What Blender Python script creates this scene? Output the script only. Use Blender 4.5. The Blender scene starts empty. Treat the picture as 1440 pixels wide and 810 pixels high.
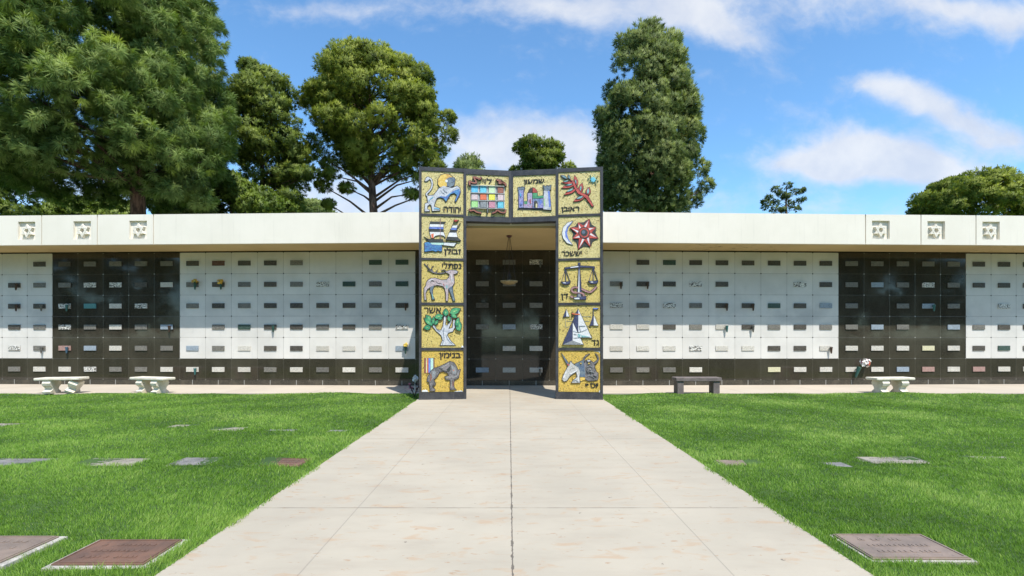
import bpy, bmesh, math, random
import numpy as np
from mathutils import Vector, Matrix

# ------------------------------------------------------------------ camera, sky, sun, exposure
scene = bpy.context.scene
COL = scene.collection
F = 720.0                     # focal length in pixels of the 1440 px photograph
VX, HY = 716.0, 475.0         # vanishing point of the path / horizon line
EYE = 1.51
SUN = Vector((0.27, -0.53, 1.0)).normalized()

cam_d = bpy.data.cameras.new("camera")
cam_d.sensor_width = 36.0
cam_d.lens = 18.0
cam_d.shift_x = 4.0 / 1440
cam_d.shift_y = 70.0 / 1440
cam_d.clip_start = 0.05
cam_d.clip_end = 3000
cam = bpy.data.objects.new("camera", cam_d)
cam.location = (0, 0, EYE)
cam.rotation_euler = (math.radians(90), 0, 0)
COL.objects.link(cam)
scene.camera = cam

vs = scene.view_settings
vs.view_transform = 'Standard'
vs.look = 'None'
vs.gamma = 1.0
vs.use_curve_mapping = False
vs.exposure = 0.51

scene.render.engine = 'CYCLES'
scene.cycles.use_denoising = True
scene.cycles.denoiser = 'OPENIMAGEDENOISE'
scene.cycles.denoising_input_passes = 'RGB_ALBEDO_NORMAL'
scene.cycles.denoising_prefilter = 'ACCURATE'
scene.cycles.use_adaptive_sampling = False
scene.cycles.sample_clamp_indirect = 6.0

sun_d = bpy.data.lights.new("sun", 'SUN')
sun_d.energy = 4.2
sun_d.angle = math.radians(0.5)
sun_d.color = (1.0, 0.955, 0.88)
sun_o = bpy.data.objects.new("sun", sun_d)
sun_o.rotation_euler = (-SUN).to_track_quat('-Z', 'Y').to_euler()
sun_o.location = (8, -12, 30)
COL.objects.link(sun_o)
SUN_EL = math.asin(SUN.z)
SUN_AZ = math.atan2(SUN.x, SUN.y)
SKY_STRENGTH = 0.145


class NT:
    """small expression helper around a node tree"""
    def __init__(self, nt):
        self.nt = nt
        self.x = 0

    def node(self, t, **kw):
        n = self.nt.nodes.new(t)
        self.x += 40
        n.location = (self.x, 0)
        for k, v in kw.items():
            setattr(n, k, v)
        return n

    def put(self, sock, v):
        if v is None:
            return
        if isinstance(v, bpy.types.NodeSocket):
            self.nt.links.new(v, sock)
        elif hasattr(sock.default_value, '__len__') and not hasattr(v, '__len__'):
            sock.default_value = [v] * len(sock.default_value)
        elif hasattr(v, '__len__') and len(v) == 3 and len(sock.default_value) == 4:
            sock.default_value = (*v, 1.0)
        else:
            sock.default_value = v

    def m(self, op, a, b=None, c=None, clamp=False):
        n = self.node('ShaderNodeMath', operation=op, use_clamp=clamp)
        for i, v in enumerate((a, b, c)):
            if v is not None:
                self.put(n.inputs[i], v)
        return n.outputs[0]

    def vm(self, op, a, b=None, scale=None):
        n = self.node('ShaderNodeVectorMath', operation=op)
        self.put(n.inputs[0], a)
        if b is not None:
            self.put(n.inputs[1], b)
        if scale is not None:
            self.put(n.inputs['Scale'], scale)
        return n.outputs[0]

    def mix(self, fac, a, b, blend='MIX'):
        n = self.node('ShaderNodeMix', data_type='RGBA', blend_type=blend)
        self.put(n.inputs[0], fac)
        self.put(n.inputs[6], a)
        self.put(n.inputs[7], b)
        return n.outputs[2]

    def noise(self, vec, scale, detail=4, rough=0.55, dist=0.0, out=0):
        n = self.node('ShaderNodeTexNoise')
        if vec is not None:
            self.put(n.inputs['Vector'], vec)
        n.inputs['Scale'].default_value = scale
        n.inputs['Detail'].default_value = detail
        n.inputs['Roughness'].default_value = rough
        n.inputs['Distortion'].default_value = dist
        return n.outputs[out]

    def voro(self, vec, scale, out='Color', feature='F1', rnd=1.0):
        n = self.node('ShaderNodeTexVoronoi', feature=feature)
        if vec is not None:
            self.put(n.inputs['Vector'], vec)
        n.inputs['Scale'].default_value = scale
        n.inputs['Randomness'].default_value = rnd
        return n.outputs[out]

    def ramp(self, v, a, b, lo=0.0, hi=1.0):
        n = self.node('ShaderNodeMapRange', interpolation_type='SMOOTHSTEP')
        self.put(n.inputs[0], v)
        self.put(n.inputs[1], a)
        self.put(n.inputs[2], b)
        self.put(n.inputs[3], lo)
        self.put(n.inputs[4], hi)
        return n.outputs[0]

    def sep(self, v):
        n = self.node('ShaderNodeSeparateXYZ')
        self.put(n.inputs[0], v)
        return n.outputs

    def comb(self, x, y, z):
        n = self.node('ShaderNodeCombineXYZ')
        for i, v in enumerate((x, y, z)):
            self.put(n.inputs[i], v)
        return n.outputs[0]

    def tex(self, which='Object'):
        return self.node('ShaderNodeTexCoord').outputs[which]


world = bpy.data.worlds.new("World")
scene.world = world
world.use_nodes = True
wt = world.node_tree
for n in list(wt.nodes):
    wt.nodes.remove(n)
W = NT(wt)
sky = W.node('ShaderNodeTexSky', sky_type='NISHITA')
sky.sun_disc = False
sky.sun_elevation = SUN_EL
sky.sun_rotation = SUN_AZ
sky.altitude = 50
sky.air_density = 1.0
sky.dust_density = 0.15
sky.ozone_density = 2.5
wdir = W.tex('Generated')
wx, wy, wz = W.sep(wdir)[:3]
ysafe = W.m('MAXIMUM', W.m('ABSOLUTE', wy), 0.08)
cu = W.m('DIVIDE', wx, ysafe)
cv = W.m('DIVIDE', wz, ysafe)
cuv = W.comb(cu, cv, W.m('MULTIPLY', W.m('SIGN', wy), 3.0))
warp = W.vm('SCALE', W.vm('SUBTRACT', W.noise(cuv, 2.2, 4, 0.6, out=1), (0.5, 0.5, 0.5)), scale=0.13)
pw = W.vm('ADD', cuv, warp)
pu, pv = W.sep(pw)[:2]
# cloud banks: (pixel x, pixel y, half width, half height, tilt, weight)
CLOUDS = [(840, 8, 230, 34, 0.10, 0.85), (1020, 48, 75, 34, 0.5, 0.65), (1290, 4, 250, 30, 0.0, 0.78), (1430, 26, 90, 26, 0.0, 0.5),
          (690, 208, 75, 42, -0.1, 1.15), (800, 222, 60, 46, 0.1, 1.15), (480, 285, 130, 55, 0.0, 0.95),
          (1245, 122, 55, 20, 0.1, 0.75), (1320, 148, 75, 26, 0.2, 0.8), (1405, 190, 65, 34, 0.15, 0.8), (1195, 205, 65, 30, 0.05, 0.9), (1265, 222, 85, 28, 0.1, 0.95), (1175, 232, 120, 18, 0.0, 0.55), (1110, 150, 60, 14, 0.2, 0.3),
          (1330, 255, 140, 34, 0.25, 0.7), (1130, 235, 80, 28, 0.0, 0.5), (100, 275, 160, 40, 0.0, 0.7), (480, 6, 110, 16, 0.0, 0.6),
          (920, 300, 320, 22, 0.0, 0.35), (1180, 285, 90, 18, 0.1, 0.35)]
fine = W.noise(W.vm('MULTIPLY', pw, (1.0, 1.3, 1.0)), 26.0, 6, 0.6)
tot = None
for (px, py, rx, ry, tl, wgt) in CLOUDS:
    du = W.m('SUBTRACT', pu, (px - VX) / F)
    dv = W.m('SUBTRACT', pv, (HY - py) / F)
    dv2 = W.m('ADD', dv, W.m('MULTIPLY', du, tl))
    a = W.m('DIVIDE', du, rx / F)
    b = W.m('DIVIDE', dv2, ry / F)
    r2 = W.m('ADD', W.m('MULTIPLY', a, a), W.m('MULTIPLY', b, b))
    g = W.m('MULTIPLY', W.m('POWER', 2.718, W.m('MULTIPLY', r2, -1.0)), wgt)
    tot = g if tot is None else W.m('ADD', tot, g)
front = W.ramp(wy, 0.0, 0.12)
fill_clouds = W.m('MULTIPLY', W.ramp(W.noise(cuv, 1.6, 5, 0.6), 0.36, 0.56), W.m('SUBTRACT', 1.0, front))  # unseen clouds behind the camera, added to whiten the ambient light
tot = W.m('ADD', W.m('MULTIPLY', tot, front), W.m('MULTIPLY', fill_clouds, 0.32))
nz = W.noise(W.vm('MULTIPLY', pw, (1.0, 1.5, 1.0)), 9.0, 9, 0.60)
dens = W.m('ADD', tot, W.m('MULTIPLY', W.m('SUBTRACT', nz, 0.5), 1.30))
dens = W.m('ADD', dens, W.m('MULTIPLY', W.m('SUBTRACT', fine, 0.5), 0.55))
cl = W.ramp(dens, 0.04, 1.10)
cl = W.m('MULTIPLY', cl, 0.88)
cshade = W.ramp(W.noise(W.vm('ADD', pw, (0.0, 0.03, 0.0)), 6.0, 5, 0.6), 0.3, 0.7)
ccol = W.mix(cshade, (3.3, 3.6, 4.25), (4.4, 4.5, 4.7))
skyc = W.mix(1.0, sky.outputs[0], (0.80, 1.10, 1.22), 'MULTIPLY')
fin = W.mix(cl, skyc, ccol)
bg = W.node('ShaderNodeBackground')
W.put(bg.inputs[0], fin)
bg.inputs[1].default_value = SKY_STRENGTH
wo = W.node('ShaderNodeOutputWorld')
wt.links.new(bg.outputs[0], wo.inputs[0])


# ------------------------------------------------------------------ helpers
def P2W(px, py, Y):
    return Vector(((px - VX) / F * Y, Y, EYE - (py - HY) / F * Y))


def G(px, py, z=0.0):
    """ground point seen at a photo pixel"""
    Y = F * (EYE - z) / (py - HY)
    return ((px - VX) / F * Y, Y)


def mat(name, color=(0.5, 0.5, 0.5), rough=0.6, metal=0.0, spec=0.5, fn=None):
    m = bpy.data.materials.new(name)
    m.use_nodes = True
    nt = m.node_tree
    b = nt.nodes['Principled BSDF']
    b.inputs['Base Color'].default_value = (*color, 1)
    b.inputs['Roughness'].default_value = rough
    b.inputs['Metallic'].default_value = metal
    b.inputs['Specular IOR Level'].default_value = spec
    if fn:
        fn(NT(nt), b)
    return m


def bump(N, b, h, strength=0.3, dist=0.01):
    n = N.node('ShaderNodeBump')
    n.inputs['Strength'].default_value = strength
    n.inputs['Distance'].default_value = dist
    N.put(n.inputs['Height'], h)
    N.put(b.inputs['Normal'], n.outputs[0])


def mottled(c1, c2, scale=6.0, c3=None, s3=40.0, amt3=0.5, bmp=0.15, lo=0.35, hi=0.65):
    def f(N, b):
        t = N.tex()
        c = N.mix(N.ramp(N.noise(t, scale, 5, 0.6), lo, hi), c1, c2)
        if c3 is not None:
            c = N.mix(N.m('MULTIPLY', N.ramp(N.noise(t, s3, 3, 0.6), 0.52, 0.68), amt3), c, c3)
        N.put(b.inputs['Base Color'], c)
        if bmp:
            bump(N, b, N.noise(t, scale * 12, 3, 0.6), bmp, 0.01)
    return f


class MB:
    """collects polygons, then becomes ONE mesh object"""
    def __init__(self):
        self.v, self.f, self.mi = [], [], []

    def add(self, vs_, fs_, m=0):
        o = len(self.v)
        self.v += [tuple(p) for p in vs_]
        for f in fs_:
            self.f.append(tuple(o + i for i in f))
            self.mi.append(m)

    def box(self, x0, x1, y0, y1, z0, z1, m=0, bev=0.0):
        if bev <= 0:
            v = [(x, y, z) for z in (z0, z1) for y in (y0, y1) for x in (x0, x1)]
            self.add(v, [(0, 2, 3, 1), (4, 5, 7, 6), (0, 1, 5, 4), (2, 6, 7, 3), (0, 4, 6, 2), (1, 3, 7, 5)], m)
        else:
            bm = bmesh.new()
            bmesh.ops.create_cube(bm, size=1.0)
            for q in bm.verts:
                q.co = Vector(((x0 + x1) / 2 + q.co.x * (x1 - x0), (y0 + y1) / 2 + q.co.y * (y1 - y0), (z0 + z1) / 2 + q.co.z * (z1 - z0)))
            bmesh.ops.bevel(bm, geom=bm.edges[:], offset=bev, segments=2, affect='EDGES', profile=0.5)
            bm.verts.index_update()
            self.add([q.co for q in bm.verts], [[q.index for q in f.verts] for f in bm.faces], m)
            bm.free()

    def prism(self, pts, d0, d1, m=0, axis='y', inset=0.0):
        """polygon in (a, b); extruded along the axis from d0 (back) to d1 (front)"""
        n = len(pts)
        ar = sum(pts[i][0] * pts[(i + 1) % n][1] - pts[(i + 1) % n][0] * pts[i][1] for i in range(n))
        if ar < 0:
            pts = pts[::-1]

        def w(p, d):
            return (p[0], d, p[1]) if axis == 'y' else ((d, p[0], p[1]) if axis == 'x' else (p[0], p[1], d))
        top = offset_poly(pts, -inset) if inset else pts
        vv = [w(p, d0) for p in pts] + [w(p, d1) for p in top]
        ff = [tuple(range(n))[::-1], tuple(range(n, 2 * n))]
        for i in range(n):
            j = (i + 1) % n
            ff.append((i, j, n + j, n + i))
        self.add(vv, ff, m)

    def lathe(self, prof, n=16, c=(0, 0, 0), m=0):
        o, vv, ff = len(self.v), [], []
        for (r, z) in prof:
            for k in range(n):
                a = 2 * math.pi * k / n
                vv.append((c[0] + r * math.cos(a), c[1] + r * math.sin(a), c[2] + z))
        for i in range(len(prof) - 1):
            for k in range(n):
                k2 = (k + 1) % n
                ff.append((i * n + k, i * n + k2, (i + 1) * n + k2, (i + 1) * n + k))
        ff.append(tuple(range(n))[::-1])
        ff.append(tuple(range((len(prof) - 1) * n, len(prof) * n)))
        self.add(vv, ff, m)

    def tube(self, pts, rad, n=7, m=0):
        pts = [Vector(p) for p in pts]
        if not hasattr(rad, '__len__'):
            rad = [rad] * len(pts)
        vv, ff = [], []
        up = Vector((0.31, 0.17, 0.93))
        for i, p in enumerate(pts):
            d = (pts[min(i + 1, len(pts) - 1)] - pts[max(i - 1, 0)]).normalized()
            if abs(d.dot(up)) > 0.97:
                up = Vector((1, 0, 0))
            a = d.cross(up).normalized()
            b = d.cross(a).normalized()
            for k in range(n):
                t = 2 * math.pi * k / n
                vv.append(p + (a * math.cos(t) + b * math.sin(t)) * rad[i])
        for i in range(len(pts) - 1):
            for k in range(n):
                k2 = (k + 1) % n
                ff.append((i * n + k, (i + 1) * n + k, (i + 1) * n + k2, i * n + k2))
        ff.append(tuple(range(n)))
        ff.append(tuple(range((len(pts) - 1) * n, len(pts) * n))[::-1])
        self.add(vv, ff, m)

    def build(self, name, mats, parent=None, loc=(0, 0, 0), rotz=0.0, smooth=False):
        me = bpy.data.meshes.new(name)
        me.from_pydata([tuple(p) for p in self.v], [], self.f)
        if not isinstance(mats, (list, tuple)):
            mats = [mats]
        for q in mats:
            me.materials.append(q)
        if len(mats) > 1:
            me.polygons.foreach_set('material_index', self.mi)
        if smooth:
            me.polygons.foreach_set('use_smooth', [True] * len(me.polygons))
        me.update()
        return link(name, me, parent, loc, rotz)


def link(name, me, parent=None, loc=(0, 0, 0), rotz=0.0):
    o = bpy.data.objects.new(name, me)
    COL.objects.link(o)
    o.location = loc
    o.rotation_euler = (0, 0, rotz)
    if parent is not None:
        o.parent = parent
    return o


def offset_poly(pts, d):
    """offset a counter-clockwise polygon outwards by d"""
    n = len(pts)
    out = []
    for i in range(n):
        p0, p1, p2 = pts[i - 1], pts[i], pts[(i + 1) % n]
        e1 = Vector((p1[0] - p0[0], p1[1] - p0[1]))
        e2 = Vector((p2[0] - p1[0], p2[1] - p1[1]))
        if e1.length < 1e-6 or e2.length < 1e-6:
            out.append(p1)
            continue
        n1 = Vector((e1.y, -e1.x)).normalized()
        n2 = Vector((e2.y, -e2.x)).normalized()
        b = n1 + n2
        if b.length < 1e-3:
            b = n1.copy()
        b.normalize()
        k = d / max(b.dot(n1), 0.5)
        out.append((p1[0] + b.x * k, p1[1] + b.y * k))
    return out


def tag(o, label=None, cat=None, group=None, kind=None):
    if label:
        o['label'] = label
    if cat:
        o['category'] = cat
    if group:
        o['group'] = group
    if kind:
        o['kind'] = kind
    return o


def thing(name, label, cat, loc=(0, 0, 0), rotz=0.0, group=None):
    return tag(link(name, None, None, loc, rotz), label, cat, group)


def dup(root, loc, rotz, label, group=None):
    r = root.copy()
    COL.objects.link(r)
    r.location = loc
    r.rotation_euler = (0, 0, rotz)
    r['label'] = label
    if group:
        r['group'] = group
    for ch in list(root.children):
        c = ch.copy()
        COL.objects.link(c)
        c.parent = r
        for g in list(ch.children):
            d = g.copy()
            COL.objects.link(d)
            d.parent = c
    return r


def np_mesh(name, verts, tri, mats, tone=None, parent=None, loc=(0, 0, 0), normals=None):
    """verts (n,3), tri (k,3) numpy arrays -> one mesh object; tone is a per-vertex float attribute"""
    me = bpy.data.meshes.new(name)
    me.vertices.add(len(verts))
    me.vertices.foreach_set('co', np.ascontiguousarray(verts, dtype=np.float32).ravel())
    k = len(tri)
    me.loops.add(k * 3)
    me.loops.foreach_set('vertex_index', np.ascontiguousarray(tri, dtype=np.int32).ravel())
    me.polygons.add(k)
    me.polygons.foreach_set('loop_start', np.arange(0, k * 3, 3, dtype=np.int32))
    try:
        me.polygons.foreach_set('loop_total', np.full(k, 3, dtype=np.int32))
    except Exception:
        pass
    if not isinstance(mats, (list, tuple)):
        mats = [mats]
    for q in mats:
        me.materials.append(q)
    if tone is not None:
        at = me.attributes.new('tone', 'FLOAT', 'POINT')
        at.data.foreach_set('value', np.ascontiguousarray(tone, dtype=np.float32))
    me.update(calc_edges=True)
    if normals is not None:
        me.polygons.foreach_set('use_smooth', np.ones(k, dtype=bool))
        me.normals_split_custom_set_from_vertices(np.ascontiguousarray(normals, dtype=np.float32))
    return link(name, me, parent, loc)


# ------------------------------------------------------------------ materials
CW, RH, Z0 = 0.85, 0.683, 0.155          # crypt width, crypt height, plinth height


def joints(N, t, lw, dotr, off=0.0):
    """joint lines and corner rosettes of the crypt fronts in wall coordinates"""
    x, _, z = N.sep(t)[:3]
    fx = N.m('MULTIPLY', N.m('ABSOLUTE', N.m('SUBTRACT', N.m('FRACT', N.m('ADD', N.m('DIVIDE', N.m('ADD', x, off), CW), 100.5)), 0.5)), CW)
    fz = N.m('MULTIPLY', N.m('ABSOLUTE', N.m('SUBTRACT', N.m('FRACT', N.m('ADD', N.m('DIVIDE', N.m('SUBTRACT', z, Z0), RH), 100.5)), 0.5)), RH)
    ln = N.m('SUBTRACT', 1.0, N.ramp(N.m('MINIMUM', fx, fz), lw * 0.6, lw))
    dd = N.m('SQRT', N.m('ADD', N.m('MULTIPLY', fx, fx), N.m('MULTIPLY', fz, fz)))
    dt = N.m('SUBTRACT', 1.0, N.ramp(dd, dotr * 0.8, dotr))
    cell = N.comb(N.m('FLOOR', N.m('DIVIDE', x, CW)), 0.0, N.m('FLOOR', N.m('DIVIDE', N.m('SUBTRACT', z, Z0), RH)))
    wn = N.node('ShaderNodeTexWhiteNoise')
    N.put(wn.inputs['Vector'], cell)
    return ln, dt, wn.outputs['Value'], z


def f_marble(N, b):
    t = N.tex()
    ln, dt, rnd, z = joints(N, t, 0.006, 0.024)
    c = N.mix(N.ramp(N.noise(t, 1.1, 5, 0.62), 0.35, 0.7), (0.73, 0.70, 0.65), (0.63, 0.605, 0.56))
    c = N.mix(N.m('MULTIPLY', N.ramp(N.noise(N.vm('MULTIPLY', t, (3.0, 3.0, 0.7)), 2.0, 6, 0.7), 0.55, 0.8), 0.35), c, (0.40, 0.40, 0.39))
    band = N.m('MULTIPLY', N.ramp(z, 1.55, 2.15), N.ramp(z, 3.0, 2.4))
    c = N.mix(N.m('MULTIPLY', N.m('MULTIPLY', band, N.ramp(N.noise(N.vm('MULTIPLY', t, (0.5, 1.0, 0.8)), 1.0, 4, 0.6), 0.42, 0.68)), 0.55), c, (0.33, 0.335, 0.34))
    c = N.mix(N.m('MULTIPLY', rnd, 0.30), c, (0.52, 0.50, 0.47))
    c = N.mix(N.m('MULTIPLY', N.ramp(N.noise(t, 90, 2, 0.6), 0.45, 0.75), 0.22), c, (0.38, 0.38, 0.37))
    c = N.mix(N.m('MULTIPLY', ln, 0.62), c, (0.20, 0.19, 0.17))
    c = N.mix(dt, c, (0.055, 0.05, 0.045))
    N.put(b.inputs['Base Color'], c)
    N.put(b.inputs['Roughness'], 0.42)
    bump(N, b, N.m('SUBTRACT', N.m('MULTIPLY', dt, 1.6), ln), 0.5, 0.008)


def f_granite(N, b):
    t = N.tex()
    ln, dt, rnd, z = joints(N, t, 0.005, 0.02)
    c = N.mix(N.ramp(N.noise(t, 60, 3, 0.7), 0.35, 0.72), (0.014, 0.012, 0.009), (0.056, 0.047, 0.034))
    c = N.mix(N.m('MULTIPLY', N.ramp(N.noise(N.vm('ADD', t, (7, 3, 1)), 140, 2, 0.7), 0.6, 0.72), 0.5), c, (0.17, 0.155, 0.12))
    c = N.mix(N.m('MULTIPLY', N.ramp(N.noise(N.vm('MULTIPLY', t, (1, 1, 0.5)), 1.6, 4, 0.6), 0.4, 0.75), 0.35), c, (0.085, 0.078, 0.06))
    c = N.mix(N.m('MULTIPLY', rnd, 0.30), c, (0.085, 0.073, 0.052))
    c = N.mix(N.m('MULTIPLY', ln, 0.5), c, (0.13, 0.12, 0.10))
    c = N.mix(N.m('MULTIPLY', dt, 0.8), c, (0.40, 0.38, 0.33))
    N.put(b.inputs['Base Color'], c)
    N.put(b.inputs['Roughness'], N.ramp(N.noise(t, 2.5, 4, 0.6), 0.3, 0.8, 0.035, 0.11))
    bump(N, b, N.m('ADD', N.m('SUBTRACT', dt, ln), N.m('MULTIPLY', N.noise(t, 0.9, 2, 0.5), 0.12)), 0.35, 0.006)


def f_plinth(N, b):
    t = N.tex()
    x, _, z = N.sep(t)[:3]
    fx = N.m('MULTIPLY', N.m('ABSOLUTE', N.m('SUBTRACT', N.m('FRACT', N.m('ADD', N.m('DIVIDE', N.m('ADD', x, CW / 2), CW), 100.5)), 0.5)), CW)
    ln = N.m('SUBTRACT', 1.0, N.ramp(fx, 0.006, 0.011))
    c = N.mix(N.ramp(N.noise(t, 60, 3, 0.7), 0.35, 0.72), (0.022, 0.02, 0.016), (0.09, 0.078, 0.058))
    c = N.mix(N.m('MULTIPLY', N.ramp(N.noise(t, 3, 4, 0.6), 0.45, 0.7), 0.4), c, (0.13, 0.11, 0.08))
    c = N.mix(N.m('MULTIPLY', ln, 0.8), c, (0.42, 0.41, 0.38))
    N.put(b.inputs['Base Color'], c)


def f_stucco(N, b):
    t = N.tex()
    c = N.mix(N.ramp(N.noise(t, 0.8, 5, 0.6), 0.35, 0.7), (0.84, 0.775, 0.665), (0.79, 0.73, 0.62))
    st = N.noise(N.vm('MULTIPLY', t, (6.0, 1.0, 0.35)), 1.5, 5, 0.65)
    c = N.mix(N.m('MULTIPLY', N.ramp(st, 0.52, 0.78), 0.25), c, (0.55, 0.51, 0.43))
    c = N.mix(N.m('MULTIPLY', N.ramp(N.noise(t, 70, 2, 0.6), 0.55, 0.75), 0.12), c, (0.45, 0.42, 0.38))
    N.put(b.inputs['Base Color'], c)
    bump(N, b, N.noise(t, 120, 3, 0.6), 0.12, 0.004)


def f_soffit(N, b):
    t = N.tex()
    x, y, z = N.sep(t)[:3]
    c = N.mix(N.ramp(N.noise(t, 0.7, 4, 0.6), 0.3, 0.7), (0.66, 0.485, 0.255), (0.58, 0.42, 0.215))
    # peeling paint
    n = N.noise(N.vm('MULTIPLY', t, (1.2, 3.0, 1.0)), 3.0, 6, 0.65, 0.6)
    zone = N.m('MAXIMUM', N.m('MULTIPLY', N.ramp(x, 2.2, 2.9), N.ramp(x, 5.8, 4.9)), N.m('MULTIPLY', N.ramp(x, 10.8, 11.6), N.ramp(x, 15.2, 13.6)))
    pl = N.m('MULTIPLY', N.ramp(n, 0.58, 0.62), zone)
    c = N.mix(N.m('MULTIPLY', pl, 0.85), c, (0.20, 0.13, 0.065))
    N.put(b.inputs['Base Color'], c)
    bump(N, b, N.m('ADD', N.noise(t, 30, 3, 0.6), N.m('MULTIPLY', pl, -3.0)), 0.15, 0.01)


def f_gold(hue):
    def f(N, b):
        t = N.tex()
        vc = N.voro(t, 62, 'Color')
        vr = N.sep(vc)[0]
        a, c_ = hue
        c = N.mix(vr, a, c_)
        c = N.mix(N.ramp(vr, 0.90, 0.95), c, (0.085, 0.065, 0.022))
        c = N.mix(N.m('MULTIPLY', N.ramp(N.noise(t, 5.5, 4, 0.65), 0.56, 0.72), 0.45), c, (0.44, 0.24, 0.05))
        d = N.voro(t, 62, 'Distance', 'DISTANCE_TO_EDGE')
        c = N.mix(N.m('MULTIPLY', N.ramp(d, 0.10, 0.02), 0.40), c, (0.20, 0.15, 0.06))
        N.put(b.inputs['Base Color'], c)
        N.put(b.inputs['Roughness'], N.m('ADD', 0.32, N.m('MULTIPLY', N.sep(vc)[1], 0.3)))
        b.inputs['Metallic'].default_value = 0.18
        bump(N, b, N.m('ADD', N.ramp(d, 0.0, 0.12), N.m('MULTIPLY', N.sep(vc)[2], 0.8)), 0.55, 0.006)
    return f


def f_tess(c1, c2, c3=None, amt=0.5):
    """coloured tesserae"""
    def f(N, b):
        t = N.tex()
        vc = N.sep(N.voro(t, 48, 'Color'))
        c = N.mix(vc[0], c1, c2)
        if c3 is not None:
            c = N.mix(N.m('MULTIPLY', N.ramp(N.noise(t, 9, 3, 0.6), 0.53, 0.6), amt), c, c3)
        d = N.voro(t, 48, 'Distance', 'DISTANCE_TO_EDGE')
        c = N.mix(N.m('MULTIPLY', N.ramp(d, 0.09, 0.02), 0.35), c, (0.06, 0.06, 0.06))
        N.put(b.inputs['Base Color'], c)
        bump(N, b, N.m('ADD', N.ramp(d, 0.0, 0.1), vc[1]), 0.4, 0.005)
    return f


def f_plaque(c1, c2, c3, amt):
    def f(N, b):
        oi = N.node('ShaderNodeObjectInfo')
        t = N.vm('ADD', N.tex(), N.vm('SCALE', (1, 1, 1), scale=N.m('MULTIPLY', oi.outputs['Random'], 40.0)))
        st = N.vm('MULTIPLY', t, (1.0, 1.0, 2.6))
        c = N.mix(oi.outputs['Random'], c1, c2)
        txt = N.ramp(N.noise(st, 21, 2, 0.7), 0.49, 0.55)
        c = N.mix(N.m('MULTIPLY', txt, amt), c, c3)
        N.put(b.inputs['Base Color'], c)
        bump(N, b, txt, 0.5, 0.004)
    return f


def f_leaf(dark, mid, light, trans=0.35):
    def f(N, b):
        nt = N.nt
        at = N.node('ShaderNodeAttribute', attribute_name='tone')
        v = at.outputs['Fac']
        r = N.node('ShaderNodeValToRGB')
        r.color_ramp.elements[0].color = (*dark, 1)
        r.color_ramp.elements[0].position = 0.1
        r.color_ramp.elements[1].color = (*light, 1)
        r.color_ramp.elements[1].position = 0.95
        e = r.color_ramp.elements.new(0.5)
        e.color = (*mid, 1)
        N.put(r.inputs[0], v)
        N.put(b.inputs['Base Color'], r.outputs[0])
        tr = N.node('ShaderNodeBsdfTranslucent')
        N.put(tr.inputs[0], N.mix(1.0, r.outputs[0], (1.15, 1.2, 0.6), 'MULTIPLY'))
        mx = N.node('ShaderNodeMixShader')
        mx.inputs[0].default_value = trans
        nt.links.new(b.outputs[0], mx.inputs[1])
        nt.links.new(tr.outputs[0], mx.inputs[2])
        out = [n for n in nt.nodes if n.type == 'OUTPUT_MATERIAL'][0]
        nt.links.new(mx.outputs[0], out.inputs[0])
    return f


def f_bark(N, b):
    t = N.tex()
    n = N.noise(N.vm('MULTIPLY', t, (1, 1, 0.25)), 7, 5, 0.65)
    N.put(b.inputs['Base Color'], N.mix(N.ramp(n, 0.35, 0.65), (0.05, 0.03, 0.02), (0.19, 0.115, 0.075)))
    bump(N, b, n, 0.8, 0.06)


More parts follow.
